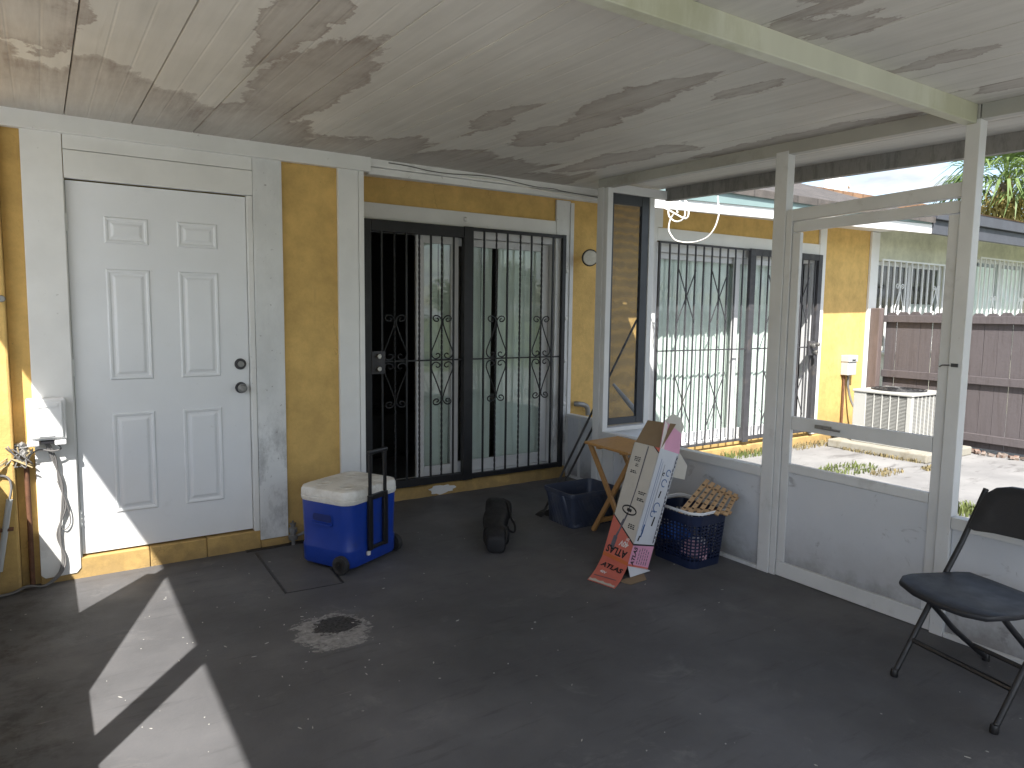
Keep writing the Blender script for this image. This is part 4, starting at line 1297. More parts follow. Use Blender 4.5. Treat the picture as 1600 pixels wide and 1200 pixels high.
for s in (-1, 1):
    xw = s * (CW / 2 + 0.004)
    bm = NB(); lathe(bm, [(0.030, -0.018), (0.050, -0.016), (0.053, -0.008), (0.053, 0.008), (0.050, 0.016), (0.030, 0.018)], (xw, -0.145, 0.054), 'X', 24)
    wh = obj('wheel', bm, 'rubber', co, local=True, smooth=35)
    bm = NB(); lathe(bm, [(0.028, s * 0.0185), (0.026, s * 0.014), (0.010, s * 0.013), (0.009, s * 0.021), (0.004, s * 0.0225)], (xw, -0.145, 0.054), 'X', 20)
    obj('hub', bm, 'black_plastic', wh, local=True, smooth=35)

# black carry bag lying on the floor
bagA, bagB = Vector((2.285, 3.60, 0)), Vector((2.70, 4.26, 0))
bd = (bagB - bagA)
bagt = thing('carry_bag', 'black nylon carry bag lying on the dark floor', 'bag', bagA, math.atan2(bd.y, bd.x))
L = bd.length
bm = NB(); rnd = random.Random(5)
rings = []
for i, u in enumerate((0, 0.004, 0.02, 0.08, 0.16, 0.25, 0.35, 0.45, 0.55, 0.65, 0.75, 0.84, 0.92, 0.97, 0.995, 1.0)):
    w = 0.062 + 0.030 * u + 0.006 * math.sin(i * 1.7)
    h = 0.060 + 0.020 * u + 0.005 * math.sin(i * 2.3)
    if u < 0.01 or u > 0.99: w *= 0.80; h *= 0.78
    if u in (0, 1.0): w *= 0.9; h *= 0.9
    ring = []
    for k in range(20):
        a = 2 * math.pi * k / 20
        cx = math.copysign(abs(math.cos(a)) ** 0.6, math.cos(a)); sz = math.copysign(abs(math.sin(a)) ** 0.6, math.sin(a))
        q = 1 + 0.05 * math.sin(3 * a + i * 0.9) * (0.3 + u)
        ring.append((u * L, w * cx * q + 0.012 * math.sin(u * 5), max(0.001, h + h * sz * q)))
    rings.append(ring)
loft(bm, rings)
obj('bag_body', bm, 'bag', bagt, local=True, smooth=60)
bm = NB()
rr = []
for u in (0.17, 0.185, 0.20):
    w = 0.071 + 0.012 * (1 if u == 0.185 else 0); 
    rr.append([(u * L, w * math.copysign(abs(math.cos(a)) ** .6, math.cos(a)), max(0.001, 0.066 + 0.070 * math.copysign(abs(math.sin(a)) ** .6, math.sin(a)))) for a in [2 * math.pi * k / 20 for k in range(20)]])
loft(bm, rr, False, False)
obj('seam_band', bm, 'bag', bagt, local=True, smooth=60)
tb('strap', bagt, 'bag', spline([(0.92 * L, -0.05, 0.155), (0.78 * L, -0.085, 0.13), (0.6 * L, -0.10, 0.09), (0.50 * L, -0.125, 0.06), (0.44 * L, -0.12, 0.03), (0.40 * L, -0.085, 0.05), (0.33 * L, -0.075, 0.09)], 5), 0.007, 6, local=True)
tb('zip_pull', bagt, 'steel', [(0.64 * L, -0.098, 0.085), (0.60 * L, -0.125, 0.07)], 0.004, 5, local=True)

# navy storage tub
bn = thing('storage_tub', 'faded navy plastic tub on the floor under the wooden tray table', 'tub', (3.19, 3.89, 0))
bm = NB()
BW, BD = 0.44, 0.34


def ribbed(w, d, z):
    out = []
    pts = rrect(w, d, 0.03, 3)
    n = len(pts)
    for i in range(n):
        a, b = Vector(pts[i]), Vector(pts[(i + 1) % n])
        L_ = (b - a).length
        if L_ > 0.1:
            k = int(L_ / 0.03)
            nn = Vector((b.y - a.y, a.x - b.x)).normalized()
            for j in range(k):
                for q, dd in ((0.0, 0), (0.35, 0), (0.5, 0.003), (0.85, 0.003)):
                    p = a + (b - a) * ((j + q) / k) + nn * dd
                    out.append((p.x, p.y, z))
        else:
            out.append((a.x, a.y, z))
    return out


rings = [ribbed(BW * s, BD * s, z) for z, s in ((0.0, 0.86), (0.01, 0.875), (0.22, 0.965))]
n0 = len(rings[0])
rings = [r for r in rings]
loft(bm, [rings[0], rings[1], rings[2]], True, False)
obj('tub_wall', bm, 'bin', bn, local=True, smooth=30)
bm = NB()
loft(bm, [[(x * s, y * s, z) for x, y in rrect(BW, BD, 0.035, 4)] for z, s in ((0.222, 0.955), (0.222, 1.0), (0.245, 1.02), (0.25, 1.015), (0.25, 0.985), (0.235, 0.955), (0.015, 0.85))], False, True)
obj('tub_rim', bm, 'bin', bn, local=True, smooth=30)

# wooden folding tray table
tt = thing('tray_table', 'varnished pine folding tray table beside the screen post', 'table', (3.20, 3.50, 0), 0)
TZ = 0.622
c0, c1, c2, c3 = (3.045, 3.70), (3.02, 3.235), (3.37, 3.27), (3.39, 3.74)
bm = NB(); prism(bm, [(c0[0], c0[1], TZ), (c1[0], c1[1], TZ), (c2[0], c2[1], TZ), (c3[0], c3[1], TZ)], (0, 0, -0.018))
obj('table_top', bm, 'pine', tt, bevel=0.006)
for x in (3.075, 3.335):
    inn = 0.024 if x < 3.2 else -0.024
    for (ya, za), (yb, zb), dx in (((3.68, TZ - 0.019), (3.265, 0.0), 0), ((3.27, TZ - 0.019), (3.655, 0.0), inn)):
        bm = NB()
        d = Vector((0, yb - ya, zb - za)).normalized(); nn = Vector((0, d.z, -d.y)) * 0.016
        a, b = Vector((x + dx, ya, za)), Vector((x + dx, yb, zb))
        prism(bm, [a - nn, a + nn, b + nn, b - nn], (0.020, 0, 0))
        obj('leg', bm, 'pine_leg', tt, bevel=0.002)
bx('stretcher', tt, 'pine', 3.097, 3.333, 3.290, 3.316, 0.065, 0.092, 0.002)
bx('stretcher', tt, 'pine', 3.121, 3.309, 3.600, 3.626, 0.065, 0.092, 0.002)
bx('batten', tt, 'pine', 3.06, 3.36, 3.33, 3.36, TZ - 0.036, TZ - 0.0185, 0.002)
bx('batten', tt, 'pine', 3.06, 3.36, 3.56, 3.59, TZ - 0.036, TZ - 0.0185, 0.002)

# trimmer carton ------------------------------------------------------------
Bp = Vector((2.735, 2.907, 0.052)); phi, th, Lb, wb, tbk = math.radians(-2.3), math.radians(71.6), 0.70, 0.225, 0.160
ax = Vector((math.cos(th) * math.cos(phi), math.cos(th) * math.sin(phi), math.sin(th)))
wd = Vector((-math.sin(phi), math.cos(phi), 0))
td = ax.cross(wd)
if td.z > 0: td = -td
nf, ns = -td, -wd          # outward normals of the broad face and of the side face
Ap, Cp_ = Bp + wd * wb, Bp + td * tbk
carton = thing('trimmer_carton', 'long open carton with a printed trimmer, red ends and ATLAS lettering leaning on the basket', 'cardboard box', (2.83, 2.98, 0))
Ff = lambda s, u, o=0.0: Ap + (Bp - Ap) * s + ax * (Lb * u) + nf * o          # broad face: s 0 left .. 1 right edge
Fs = lambda s, u, o=0.0: Bp + (Cp_ - Bp) * s + ax * (Lb * u) + ns * o


def wallp(name, p, q, r, s, n, m, t=0.004):
    bm = NB(); prism(bm, [p, q, r, s], -Vector(n) * t)
    return obj(name, bm, m, carton)


Dp = Ap + td * tbk
front = wallp('front_wall', Ap, Bp, Bp + ax * Lb, Ap + ax * Lb, nf, 'card_cream')
side = wallp('side_wall', Bp, Cp_, Cp_ + ax * Lb, Bp + ax * Lb, ns, 'card_white')
wallp('back_wall', Cp_, Dp, Dp + ax * Lb, Cp_ + ax * Lb, td, 'card_brown')
wallp('side_wall', Dp, Ap, Ap + ax * Lb, Dp + ax * Lb, wd, 'card_brown')


def dec(face, poly, m, parent, o=0.0012, name='print'):
    bm = NB(); F = Ff if face == 'f' else Fs
    n = nf if face == 'f' else ns
    prism(bm, [F(s, u, 0.0004) for s, u in poly], n * (o - 0.0004))
    return obj(name, bm, m, parent)


dec('f', [(0.0, 0.0), (1, 0.0), (1, 0.172), (0.0, 0.350)], 'card_red', front, name='red_print')
dec('f', [(0.0, 0.350), (1, 0.172), (1, 0.186), (0.0, 0.362)], 'ink', front, name='border_print')
dec('f', [(0.0, 0.0), (1, 0.0), (1, 0.030), (0.0, 0.030)], 'card_orange', front, 0.0018, name='orange_print')
dec('f', [(0.80, 1.0), (1.0, 0.965), (1, 1.0)], 'card_red', front, name='red_print')
dec('f', [(0.76, 1.0), (1.0, 0.952), (1, 0.964), (0.80, 1.0)], 'ink', front, name='border_print')
dec('s', [(0, 0.0), (1, 0.0), (1, 0.20), (0, 0.172)], 'card_pink', side, name='pink_print')
dec('s', [(0, 0.172), (1, 0.20), (1, 0.212), (0, 0.186)], 'ink', side, name='border_print')
dec('s', [(0, 0.0), (1, 0.0), (1, 0.018), (0, 0.018)], 'card_red', side, 0.0018, name='red_print')
dec('s', [(0.84, 0.215), (1, 0.215), (1, 1.0), (0.84, 1.0)], 'ink_grey', side, 0.0010, name='grey_print') if False else None


def stroke(face, pts, w, m, parent, o=0.0020, name='print'):
    """a flat ribbon print along a path in face coordinates (metres)"""
    F = Ff if face == 'f' else Fs
    n = nf if face == 'f' else ns
    W_ = wb if face == 'f' else tbk
    P = [Vector((s * W_, u * Lb)) for s, u in pts]
    bm = NB()
    Lr, Rr = [], []
    for i, p in enumerate(P):
        a = P[max(0, i - 1)]; b = P[min(len(P) - 1, i + 1)]
        t = (b - a).normalized(); nn = Vector((-t.y, t.x)) * w / 2
        Lr.append(bm.verts.new(F((p + nn).x / W_, (p + nn).y / Lb, o)))
        Rr.append(bm.verts.new(F((p - nn).x / W_, (p - nn).y / Lb, o)))
    for i in range(len(P) - 1):
        bm.faces.new((Lr[i], Rr[i], Rr[i + 1], Lr[i + 1]))
    return obj(name, bm, m, parent)


# the printed trimmer
stroke('f', [(0.58, 0.99), (0.555, 0.62), (0.50, 0.40)], 0.008, 'ink_grey', front, name='trimmer_print')
stroke('f', [(0.50, 0.40), (0.40, 0.28), (0.36, 0.235)], 0.013, 'ink_grey', front, name='trimmer_print')
stroke('f', [(0.30, 0.19), (0.27, 0.085)], 0.034, 'ink_grey', front, 0.0024, name='trimmer_print')
stroke('f', [(0.36, 0.235), (0.30, 0.18)], 0.016, 'ink_grey', front, 0.0022, name='trimmer_print')
ring = [(0.53 + 0.26 * math.cos(a) - 0.06 * math.sin(a), 0.432 + 0.034 * math.sin(a) + 0.004 * math.cos(a)) for a in [2 * math.pi * k / 20 for k in range(21)]]
stroke('f', ring, 0.009, 'ink', front, 0.0026, name='trimmer_print')
stroke('f', [(0.44, 0.435), (0.62, 0.43)], 0.018, 'ink', front, 0.0028, name='trimmer_print')
stroke('f', [(0.44, 0.345), (0.38, 0.29)], 0.020, 'ink_grey', front, 0.0026, name='trimmer_print')


def textlines(face, s0, s1, u, rows, m, parent, vertical=False, h=0.006, seed=0):
    rnd = random.Random(seed)
    bm = NB(); F = Ff if face == 'f' else Fs
    W_ = wb if face == 'f' else tbk
    for r in range(rows):
        s = s0 + rnd.uniform(0, 0.03)
        e = s1 - rnd.uniform(0, 0.10)
        while s < e - 0.01:
            w = rnd.uniform(0.04, 0.09)
            uu = u - r * h * 1.7 / Lb
            bm.faces.new([bm.verts.new(F(a, b, 0.002)) for a, b in ((s, uu), (min(s + w, e), uu), (min(s + w, e), uu + h / Lb), (s, uu + h / Lb))])
            s += w + 0.02
    return obj('small_print', bm, m, parent)


textlines('f', 0.18, 0.50, 0.875, 3, 'ink', front, seed=1)
textlines('f', 0.26, 0.48, 0.815, 2, 'ink', front, seed=2)
textlines('f', 0.16, 0.42, 0.755, 2, 'ink', front, seed=3)
textlines('f', 0.66, 0.98, 0.60, 2, 'ink', front, seed=4)
textlines('f', 0.66, 0.98, 0.545, 2, 'ink', front, seed=5)
textlines('f', 0.62, 0.96, 0.32, 3, 'ink', front, seed=6)
# side face drawings
for s, u0, u1, w, m_ in ((0.18, 0.30, 0.92, 0.003, 'ink_blue'), (0.27, 0.28, 0.90, 0.002, 'ink_blue'), (0.40, 0.45, 0.88, 0.003, 'ink_grey'), (0.22, 0.25, 0.36, 0.010, 'ink_blue'),
                         (0.88, 0.22, 0.98, 0.004, 'ink_grey'), (0.60, 0.36, 0.44, 0.010, 'ink'), (0.56, 0.60, 0.66, 0.009, 'ink'), (0.14, 0.215, 0.26, 0.010, 'ink')):
    stroke('s', [(s, u0), (s + 0.04, u1)], w, m_, side, name='line_print')
for cx, cy, r in ((0.60, 0.52, 0.16), (0.48, 0.46, 0.10), (0.64, 0.73, 0.13), (0.50, 0.80, 0.05), (0.72, 0.82, 0.11)):
    stroke('s', [(cx + r * math.cos(a) * 0.9, cy + r * 0.24 * math.sin(a)) for a in [math.radians(20 + 28 * k) for k in range(11)]], 0.006, 'ink_blue' if r > 0.08 else 'ink', side, 0.0022, name='line_print')
rnd = random.Random(21)
bm = NB()
for k in range(22):
    s = 0.86 + 0.05 * rnd.random(); u = 0.23 + k * 0.034
    bm.faces.new([bm.verts.new(Fs(a, b, 0.0024)) for a, b in ((s, u), (s + 0.06, u), (s + 0.06, u + 0.026 * rnd.uniform(0.5, 1)), (s, u + 0.024))])
for k in range(5):
    s = 0.36 + k * 0.11
    u = 0.03 + 0.0
    while u < 0.15:
        w = rnd.uniform(0.012, 0.03)
        bm.faces.new([bm.verts.new(Fs(a, b, 0.0024)) for a, b in ((s, u), (s + 0.035, u), (s + 0.035, u + w), (s, u + w))])
        u += w + 0.008
obj('small_print', bm, 'ink_grey', side)


def lettering(txt, size, origin, ex, ey, m, parent, shear=0.25, name='lettering'):
    cu = bpy.data.curves.new('t', 'FONT'); cu.body = txt; cu.size = size; cu.shear = shear; cu.offset = size * 0.034
    cu.align_x = 'CENTER'; cu.align_y = 'CENTER'
    o = bpy.data.objects.new('t', cu); C.objects.link(o)
    me = bpy.data.meshes.new_from_object(o.evaluated_get(bpy.context.evaluated_depsgraph_get()))
    bpy.data.objects.remove(o)
    bm = NB(); bm.from_mesh(me); bpy.data.meshes.remove(me)
    for v in bm.verts: v.co = Vector(origin) + Vector(ex) * v.co.x + Vector(ey) * v.co.y
    return obj(name, bm, m, parent)


fe = (Bp - Ap).normalized()
lettering('ATLAS', 0.060, Ff(0.5, 0.075, 0.003), -fe, -ax, 'ink', front)
lettering('40V', 0.046, Ff(0.70, 0.155, 0.003), -fe, -ax, 'ink_white', front)
lettering('2X', 0.022, Ff(0.78, 0.200, 0.003), -fe, -ax, 'ink_white', front)
se = (Cp_ - Bp).normalized()
lettering('ATLAS', 0.036, Fs(0.17, 0.085, 0.003), ax, -se, 'ink', side)
# flaps: the red one curling onto the floor, the small white one, brown and pink ones standing at the top
fl0, fl1 = onz(918, 905, 0.006), onz(960, 919, 0.004)
bm = NB()
n_ = 8
rows = []
for i in range(n_ + 1):
    t = i / n_
    e = t * t * 0.55 + t * 0.45
    a = Ap.lerp(fl0, t); b = Bp.lerp(fl1, t)
    sag = math.sin(t * math.pi) * 0.018
    off = Vector((0, 0, -sag * 0.9)) + nf * 0.0
    rows.append((a + off, b + off))
nrm = (rows[0][1] - rows[0][0]).cross(rows[-1][0] - rows[0][0]).normalized()
if nrm.z < 0: nrm = -nrm
loft(bm, [[a, b, b - nrm * 0.0035, a - nrm * 0.0035] for a, b in rows])
flap = obj('bottom_flap', bm, 'card_red', carton, label='red printed flap resting on the floor')


def fp(s, t, o=0.0015):
    k = min(n_ - 1, int(t * n_)); f_ = t * n_ - k
    a = rows[k][0].lerp(rows[k + 1][0], f_); b = rows[k][1].lerp(rows[k + 1][1], f_)
    return a.lerp(b, s) + nrm * o


c_ = fp(0.5, 0.26, 0.0030); ey = (fp(0.5, 0.12) - fp(0.5, 0.40)).normalized(); ex = (fp(1, 0.26) - fp(0, 0.26)).normalized()
lettering('ATLAS', 0.058, c_, ex, ey, 'ink', flap)
bm = NB()
for s0, s1, t0, t1 in ((0.03, 0.97, 0.88, 0.99),):
    k = 10
    vs0 = [bm.verts.new(fp(s0 + (s1 - s0) * i / k, t0 + 0.03 * math.sin(i * 2.2), 0.002)) for i in range(k + 1)]
    vs1 = [bm.verts.new(fp(s0 + (s1 - s0) * i / k, t1, 0.002)) for i in range(k + 1)]
    for i in range(k): bm.faces.new((vs0[i], vs0[i + 1], vs1[i + 1], vs1[i]))
obj('torn_edge', bm, 'card_cream', flap)
bm = NB()
k = 8
vs0 = [bm.verts.new(fp(0.08 + 0.8 * i / k, 0.70 - 0.012 * i, 0.002)) for i in range(k + 1)]
vs1 = [bm.verts.new(fp(0.08 + 0.8 * i / k, 0.73 - 0.012 * i, 0.002)) for i in range(k + 1)]
for i in range(k): bm.faces.new((vs0[i], vs0[i + 1], vs1[i + 1], vs1[i]))
obj('trimmer_print', bm, 'ink_grey', flap)
c_ = fp(0.30, 0.50, 0.0030)
lettering('40V', 0.030, c_, ex, ey, 'ink_white', flap)
q0, q1 = Bp - ax * 0.002, Cp_ - ax * 0.002 + Vector((0, 0, 0.006))
bm = NB(); prism(bm, [Bp + td * 0.004, Cp_ + Vector((0, 0, 0.005)), Cp_ + Vector((-0.005, -0.03, 0.004)), onz(985, 902, 0.006)], ns * -0.003)
obj('bottom_flap', bm, 'card_white', carton)
bm = NB(); prism(bm, [onz(966, 908, 0.002), onz(985, 914, 0.002), onz(1010, 906, 0.002), onz(1006, 897, 0.002)], (0, 0, 0.003))
obj('bottom_flap', bm, 'card_brown', carton)
T = ax * Lb
bm = NB(); fd = (ax * 0.95 + td * 0.30).normalized()
prism(bm, [Ap + T + td * 0.005 - fe * -0.004, Bp + T + td * 0.005, Bp + T + td * 0.005 + fd * 0.168 + fe * 0.012, Ap + T + td * 0.005 + fd * 0.158 + fe * 0.004], td * 0.004)
obj('top_flap', bm, 'card_brown', carton)
bm = NB()
sd_ = (ax * 0.97 + ns * -0.20).normalized()
prism(bm, [Bp + T, Cp_ + T, Cp_ + T + sd_ * 0.125, Bp + T + sd_ * 0.165 + se * 0.012], -ns * 0.004)
sf_ = obj('top_flap', bm, 'card_pink', carton, label='pink printed top flap')
bm = NB()
prism(bm, [Bp + T + sd_ * 0.165 + se * 0.012, Cp_ + T + sd_ * 0.125, Cp_ + T + sd_ * 0.17 + se * 0.014, Cp_ + T + sd_ * 0.215 - se * 0.02, Bp + T + sd_ * 0.225 + se * 0.07], -ns * 0.004)
obj('flap_tip', bm, 'card_cream', sf_)
bm = NB(); prism(bm, [Bp + T + ns * 0.0006, Bp + T + se * 0.03 + ns * 0.0006, Bp + T + se * 0.038 + sd_ * 0.15 + ns * 0.0006, Bp + T + se * 0.012 + sd_ * 0.165 + ns * 0.0006], ns * 0.0006)
obj('print', bm, 'ink_white', sf_)
bm = NB(); prism(bm, [Cp_ + T - ax * 0.14, Cp_ + T + ax * 0.01, Cp_ + T - ax * 0.05 + td * 0.09, Cp_ + T - ax * 0.135 + td * 0.10], -ns * 0.003)
obj('top_flap', bm, 'card_cream', carton)
# laundry basket -------------------------------------------------------------
bk = thing('laundry_basket', 'navy lattice laundry basket with white rim, full of washing', 'laundry basket', (3.235, 2.925, 0))
KW, KD, KH = 0.30, 0.40, 0.335


def brect(s, z):
    return [(x * s, y * s, z) for x, y in rrect(KW, KD, 0.055, 4)]


def lattice():
    bm = NB()
    outline = rrect(KW, KD, 0.055, 4)
    per = []
    tot = 0
    n = len(outline)
    for i in range(n):
        a, b = Vector(outline[i]), Vector(outline[(i + 1) % n])
        per.append((tot, a, b)); tot += (b - a).length

    def at(d):
        d = d % tot
        for s0, a, b in reversed(per):
            if d >= s0 - 1e-9:
                return a + (b - a) * min(1, (d - s0) / max(1e-9, (b - a).length))
    NC = 44
    cols = []
    for i in range(NC):
        cols += [i / NC, (i + 0.62) / NC]
    zs = [0.0, 0.045]
    z = 0.045
    for r in range(11):
        zs += [z + 0.0125, z + 0.0205]; z += 0.0205
    zs += [KH - 0.012]
    hole = lambda ci, zi: (ci % 2 == 0) and zi >= 1 and (zi % 2 == 1) and zi < len(zs) - 2
    grid = []
    for z in zs:
        s = 0.84 + 0.16 * z / KH
        grid.append([bm.verts.new((at(c * tot).x * s, at(c * tot).y * s, z)) for c in cols])
    m = len(cols)
    for zi in range(len(zs) - 1):
        for ci in range(m):
            if hole(ci, zi): continue
            bm.faces.new((grid[zi][ci], grid[zi][(ci + 1) % m], grid[zi + 1][(ci + 1) % m], grid[zi + 1][ci]))
    bm.faces.new(list(reversed(grid[0])))
    bmesh.ops.recalc_face_normals(bm, faces=bm.faces)
    bmesh.ops.solidify(bm, geom=list(bm.faces), thickness=0.003)
    return bm


obj('lattice_wall', lattice(), 'basket', bk, local=True)
bm = NB()
rim = [(x, y, KH - 0.012 + 0.012 * (abs(x) / (KW / 2)) ** 2 + 0.014 * (abs(y) / (KD / 2)) ** 2) for x, y in rrect(KW, KD, 0.055, 8)]
loft(bm, [[(x * s, y * s, z + dz) for x, y, z in rim] for s, dz in ((1.0, -0.012), (1.035, -0.010), (1.045, 0.0), (1.02, 0.006), (0.99, 0.002), (0.985, -0.012))], False, False)
obj('rim', bm, 'rim', bk, local=True, smooth=True)


def crumple(name, c, r, m, seed, label):
    rnd = random.Random(seed)
    bm = NB()
    bmesh.ops.create_icosphere(bm, subdivisions=3, radius=1.0)
    ph = [rnd.uniform(0, 6) for _ in range(6)]
    for v in bm.verts:
        p = v.co.copy()
        k = 1 + 0.13 * math.sin(4 * p.x + ph[0]) + 0.13 * math.sin(5 * p.y + ph[1]) + 0.10 * math.sin(6 * p.z + 3 * p.x + ph[2]) + 0.08 * math.sin(9 * p.y - 6 * p.z + ph[3])
        v.co = Vector((c[0] + p.x * r[0] * k, c[1] + p.y * r[1] * k, c[2] + p.z * r[2] * k))
    return tag(obj(name, bm, m, smooth=True), label, 'washing')


crumple('folded_cloth', (3.20, 2.83, 0.085), (0.085, 0.07, 0.055), 'cloth_pink', 1, 'pale pink cloth crumpled in the bottom of the laundry basket')
crumple('folded_cloth', (3.20, 3.00, 0.155), (0.085, 0.085, 0.05), 'cloth_blue', 2, 'bright blue cloth crumpled inside the laundry basket')
crumple('folded_cloth', (3.275, 2.90, 0.075), (0.065, 0.10, 0.055), 'cloth_white', 3, 'white cloth crumpled in the bottom of the laundry basket')

# slatted wooden rack standing in the basket
rk = thing('slatted_rack', 'small slatted wooden rack standing in the laundry basket', 'wooden rack', (3.2, 2.8, 0.3))
e0, e1 = Vector((3.09, 2.85, 0.318)), onz(1133, 806, 0.325)
t0, t1 = onx(1106, 751, 3.335), onx(1150, 773, 3.405)
nr = (e1 - e0).cross(t0 - e0).normalized()
if nr.x > 0: nr = -nr
for i in range(6):
    b0, b1 = e0.lerp(e1, i / 5), t0.lerp(t1, i / 5)
    up = b1 - b0
    w = (e1 - e0).normalized() * 0.0125
    w = (w - up * (w.dot(up) / up.length_squared)).normalized() * 0.0125
    bm = NB(); prism(bm, [b0 - w, b0 + w, b1 + w, b1 - w], nr * 0.010)
    sl_ = obj('slat', bm, 'slat', rk)
    for j in range(5):
        p = b0 + up * (0.14 + j * 0.17)
        bm = NB(); prism(bm, [p - w * 0.75, p + w * 0.1 - up * 0.012, p + w * 0.75 + up * 0.02, p + w * 0.2 + up * 0.035, p - w * 0.7 + up * 0.03], nr * 0.0115)
        obj('notch', bm, 'notch', sl_)
su = e1 - e0
for t in (0.16, 0.88):
    a, b = e0.lerp(t0, t), e1.lerp(t1, t)
    dd = (b - a)
    a, b = a - dd * 0.06, b + dd * 0.10
    uu = (t0 - e0).normalized() * 0.011
    bm = NB(); prism(bm, [a - uu, b - uu, b + uu, a + uu], -nr * 0.012)
    obj('cross_batten', bm, 'slat', rk)

# long handled tools leaning in the jog of the screen wall
for i, (a, b, lab, m_) in enumerate((((3.03, 4.135, 0.015), (3.905, 4.128, 1.44), 'long black pole leaning past the screen post behind the navy tub', 'black_plastic'),
                                     ((3.085, 4.125, 0.015), (3.60, 4.135, 0.79), 'short black handled rake leaning on the kneewall behind the navy tub', 'black_plastic'))):
    a, b = Vector(a), Vector(b)
    po = thing('tool_pole', lab, 'pole', (a.x, a.y, 0))
    tb('handle', po, m_, [a, b], 0.0085, 8)
    bm = NB()
    for k in range(6):
        q = a + Vector((0.0, -0.035 + 0.014 * k, -0.010))
        tube(bm, [a + Vector((0.02, 0, 0.03)), q + Vector((-0.01, 0, 0.012)), q + Vector((-0.05, -0.01, 0))], 0.004, 5)
    obj('tines', bm, 'black_plastic', po)
gp0, gp1 = ony(958, 600, 4.55), ony(1001, 652, 4.35)
gp = tb('grey_pipe', None, 'box_grey', [gp0, gp0.lerp(gp1, 0.5), gp1], [0.012, 0.022, 0.026], 12)
tag(gp, 'grey plastic downpipe end leaning behind the dark insect screen', 'pipe')

# folding chair ------------------------------------------------------------
fA, fB = onz(1397, 1056), onz(1553, 1145)
mid = (fA + fB) / 2
side_ = (fA - fB); side_.z = 0
cwid = side_.length
rzc = math.atan2(side_.y, side_.x)       # local +x runs along the front edge from B to A; local +y must point backwards
ch = thing('folding_chair', 'charcoal plastic folding chair on the dark patio floor', 'chair', (mid.x, mid.y, 0), rzc)
hw = cwid / 2
bk_ = -1.0                                # back of the chair lies along local -y
for s in (-1, 1):
    x = s * hw
    pts = [(x, 0, 0.012), (x, 0.225 * bk_, 0.37), (x, 0.335 * bk_, 0.54), (x, 0.455 * bk_, 0.76)]
    tb('front_leg', ch, 'chair_frame', [Vector(p) for p in pts], 0.0115, 10, local=True)
    xi = s * (hw - 0.027)
    tb('rear_leg', ch, 'chair_frame', spline([(xi, 0.03 * bk_, 0.425), (xi, 0.05 * bk_, 0.40), (xi, 0.22 * bk_, 0.24), (xi, 0.30 * bk_, 0.165), (xi, 0.50 * bk_, 0.012)], 4), 0.0115, 10, local=True)
    for p in ((x, 0, 0), (xi, 0.50 * bk_, 0)):
        bm = NB(); lathe(bm, [(0.015, 0.0), (0.016, 0.006), (0.014, 0.03), (0.0125, 0.032)], p, 'Z', 12)
        obj('foot_cap', bm, 'black_plastic', ch, local=True, smooth=True)
    bm = NB(); lathe(bm, [(0.001, -0.018), (0.008, -0.018), (0.008, 0.018), (0.001, 0.018)], (s * (hw - 0.013), 0.196 * bk_, 0.315), 'X', 10)
    obj('pivot', bm, 'steel', ch, local=True)
tb('stretcher', ch, 'chair_frame', [(-hw, 0.085 * bk_, 0.145), (hw, 0.085 * bk_, 0.145)], 0.011, 8, local=True)
tb('stretcher', ch, 'chair_frame', [(-hw + 0.03, 0.41 * bk_, 0.085), (hw - 0.03, 0.41 * bk_, 0.085)], 0.010, 8, local=True)
# seat
bm = NB()
outline = []
for i in range(9):
    t = i / 8
    outline.append((-hw + 0.005 + (2 * hw - 0.01) * t, -0.035 + (-0.030 * math.sin(math.pi * t)) * -1.0))
outline = [(-hw + 0.025, 0.36 * bk_), (-hw + 0.012, 0.30 * bk_), (-hw - 0.005, 0.06 * bk_), (-hw + 0.005, 0.0), (-hw + 0.03, 0.045), (-hw * 0.5, 0.062), (0, 0.066), (hw * 0.5, 0.062), (hw - 0.03, 0.045), (hw - 0.005, 0.0), (hw + 0.005, 0.06 * bk_), (hw - 0.012, 0.30 * bk_), (hw - 0.025, 0.36 * bk_), (hw * 0.5, 0.385 * bk_), (0, 0.39 * bk_), (-hw * 0.5, 0.385 * bk_)]
oc = Vector((0, 0.16 * bk_))


def seatz(x, y):
    return 0.437 - 0.014 * (1 - (x / hw) ** 2) - 0.012 * max(0, y / 0.06) ** 2 + 0.02 * y / -0.4 * -1


rg = []
for s, dz in ((0.90, -0.022), (0.985, -0.022), (1.0, -0.012), (0.995, -0.003), (0.97, 0.0), (0.8, 0.0), (0.5, 0.0), (0.2, 0.0)):
    rg.append([(oc.x + (x - oc.x) * s, oc.y + (y - oc.y) * s, seatz(oc.x + (x - oc.x) * s, oc.y + (y - oc.y) * s) + dz) for x, y in outline])
loft(bm, rg)
obj('seat', bm, 'chair', ch, local=True, smooth=50)
# backrest
bm = NB()


def backp(x, z, o):
    y = (0.335 + (z - 0.54) * 0.545) * bk_ - 0.018 + (x / hw) ** 2 * 0.02 + o
    return (x, y, z)


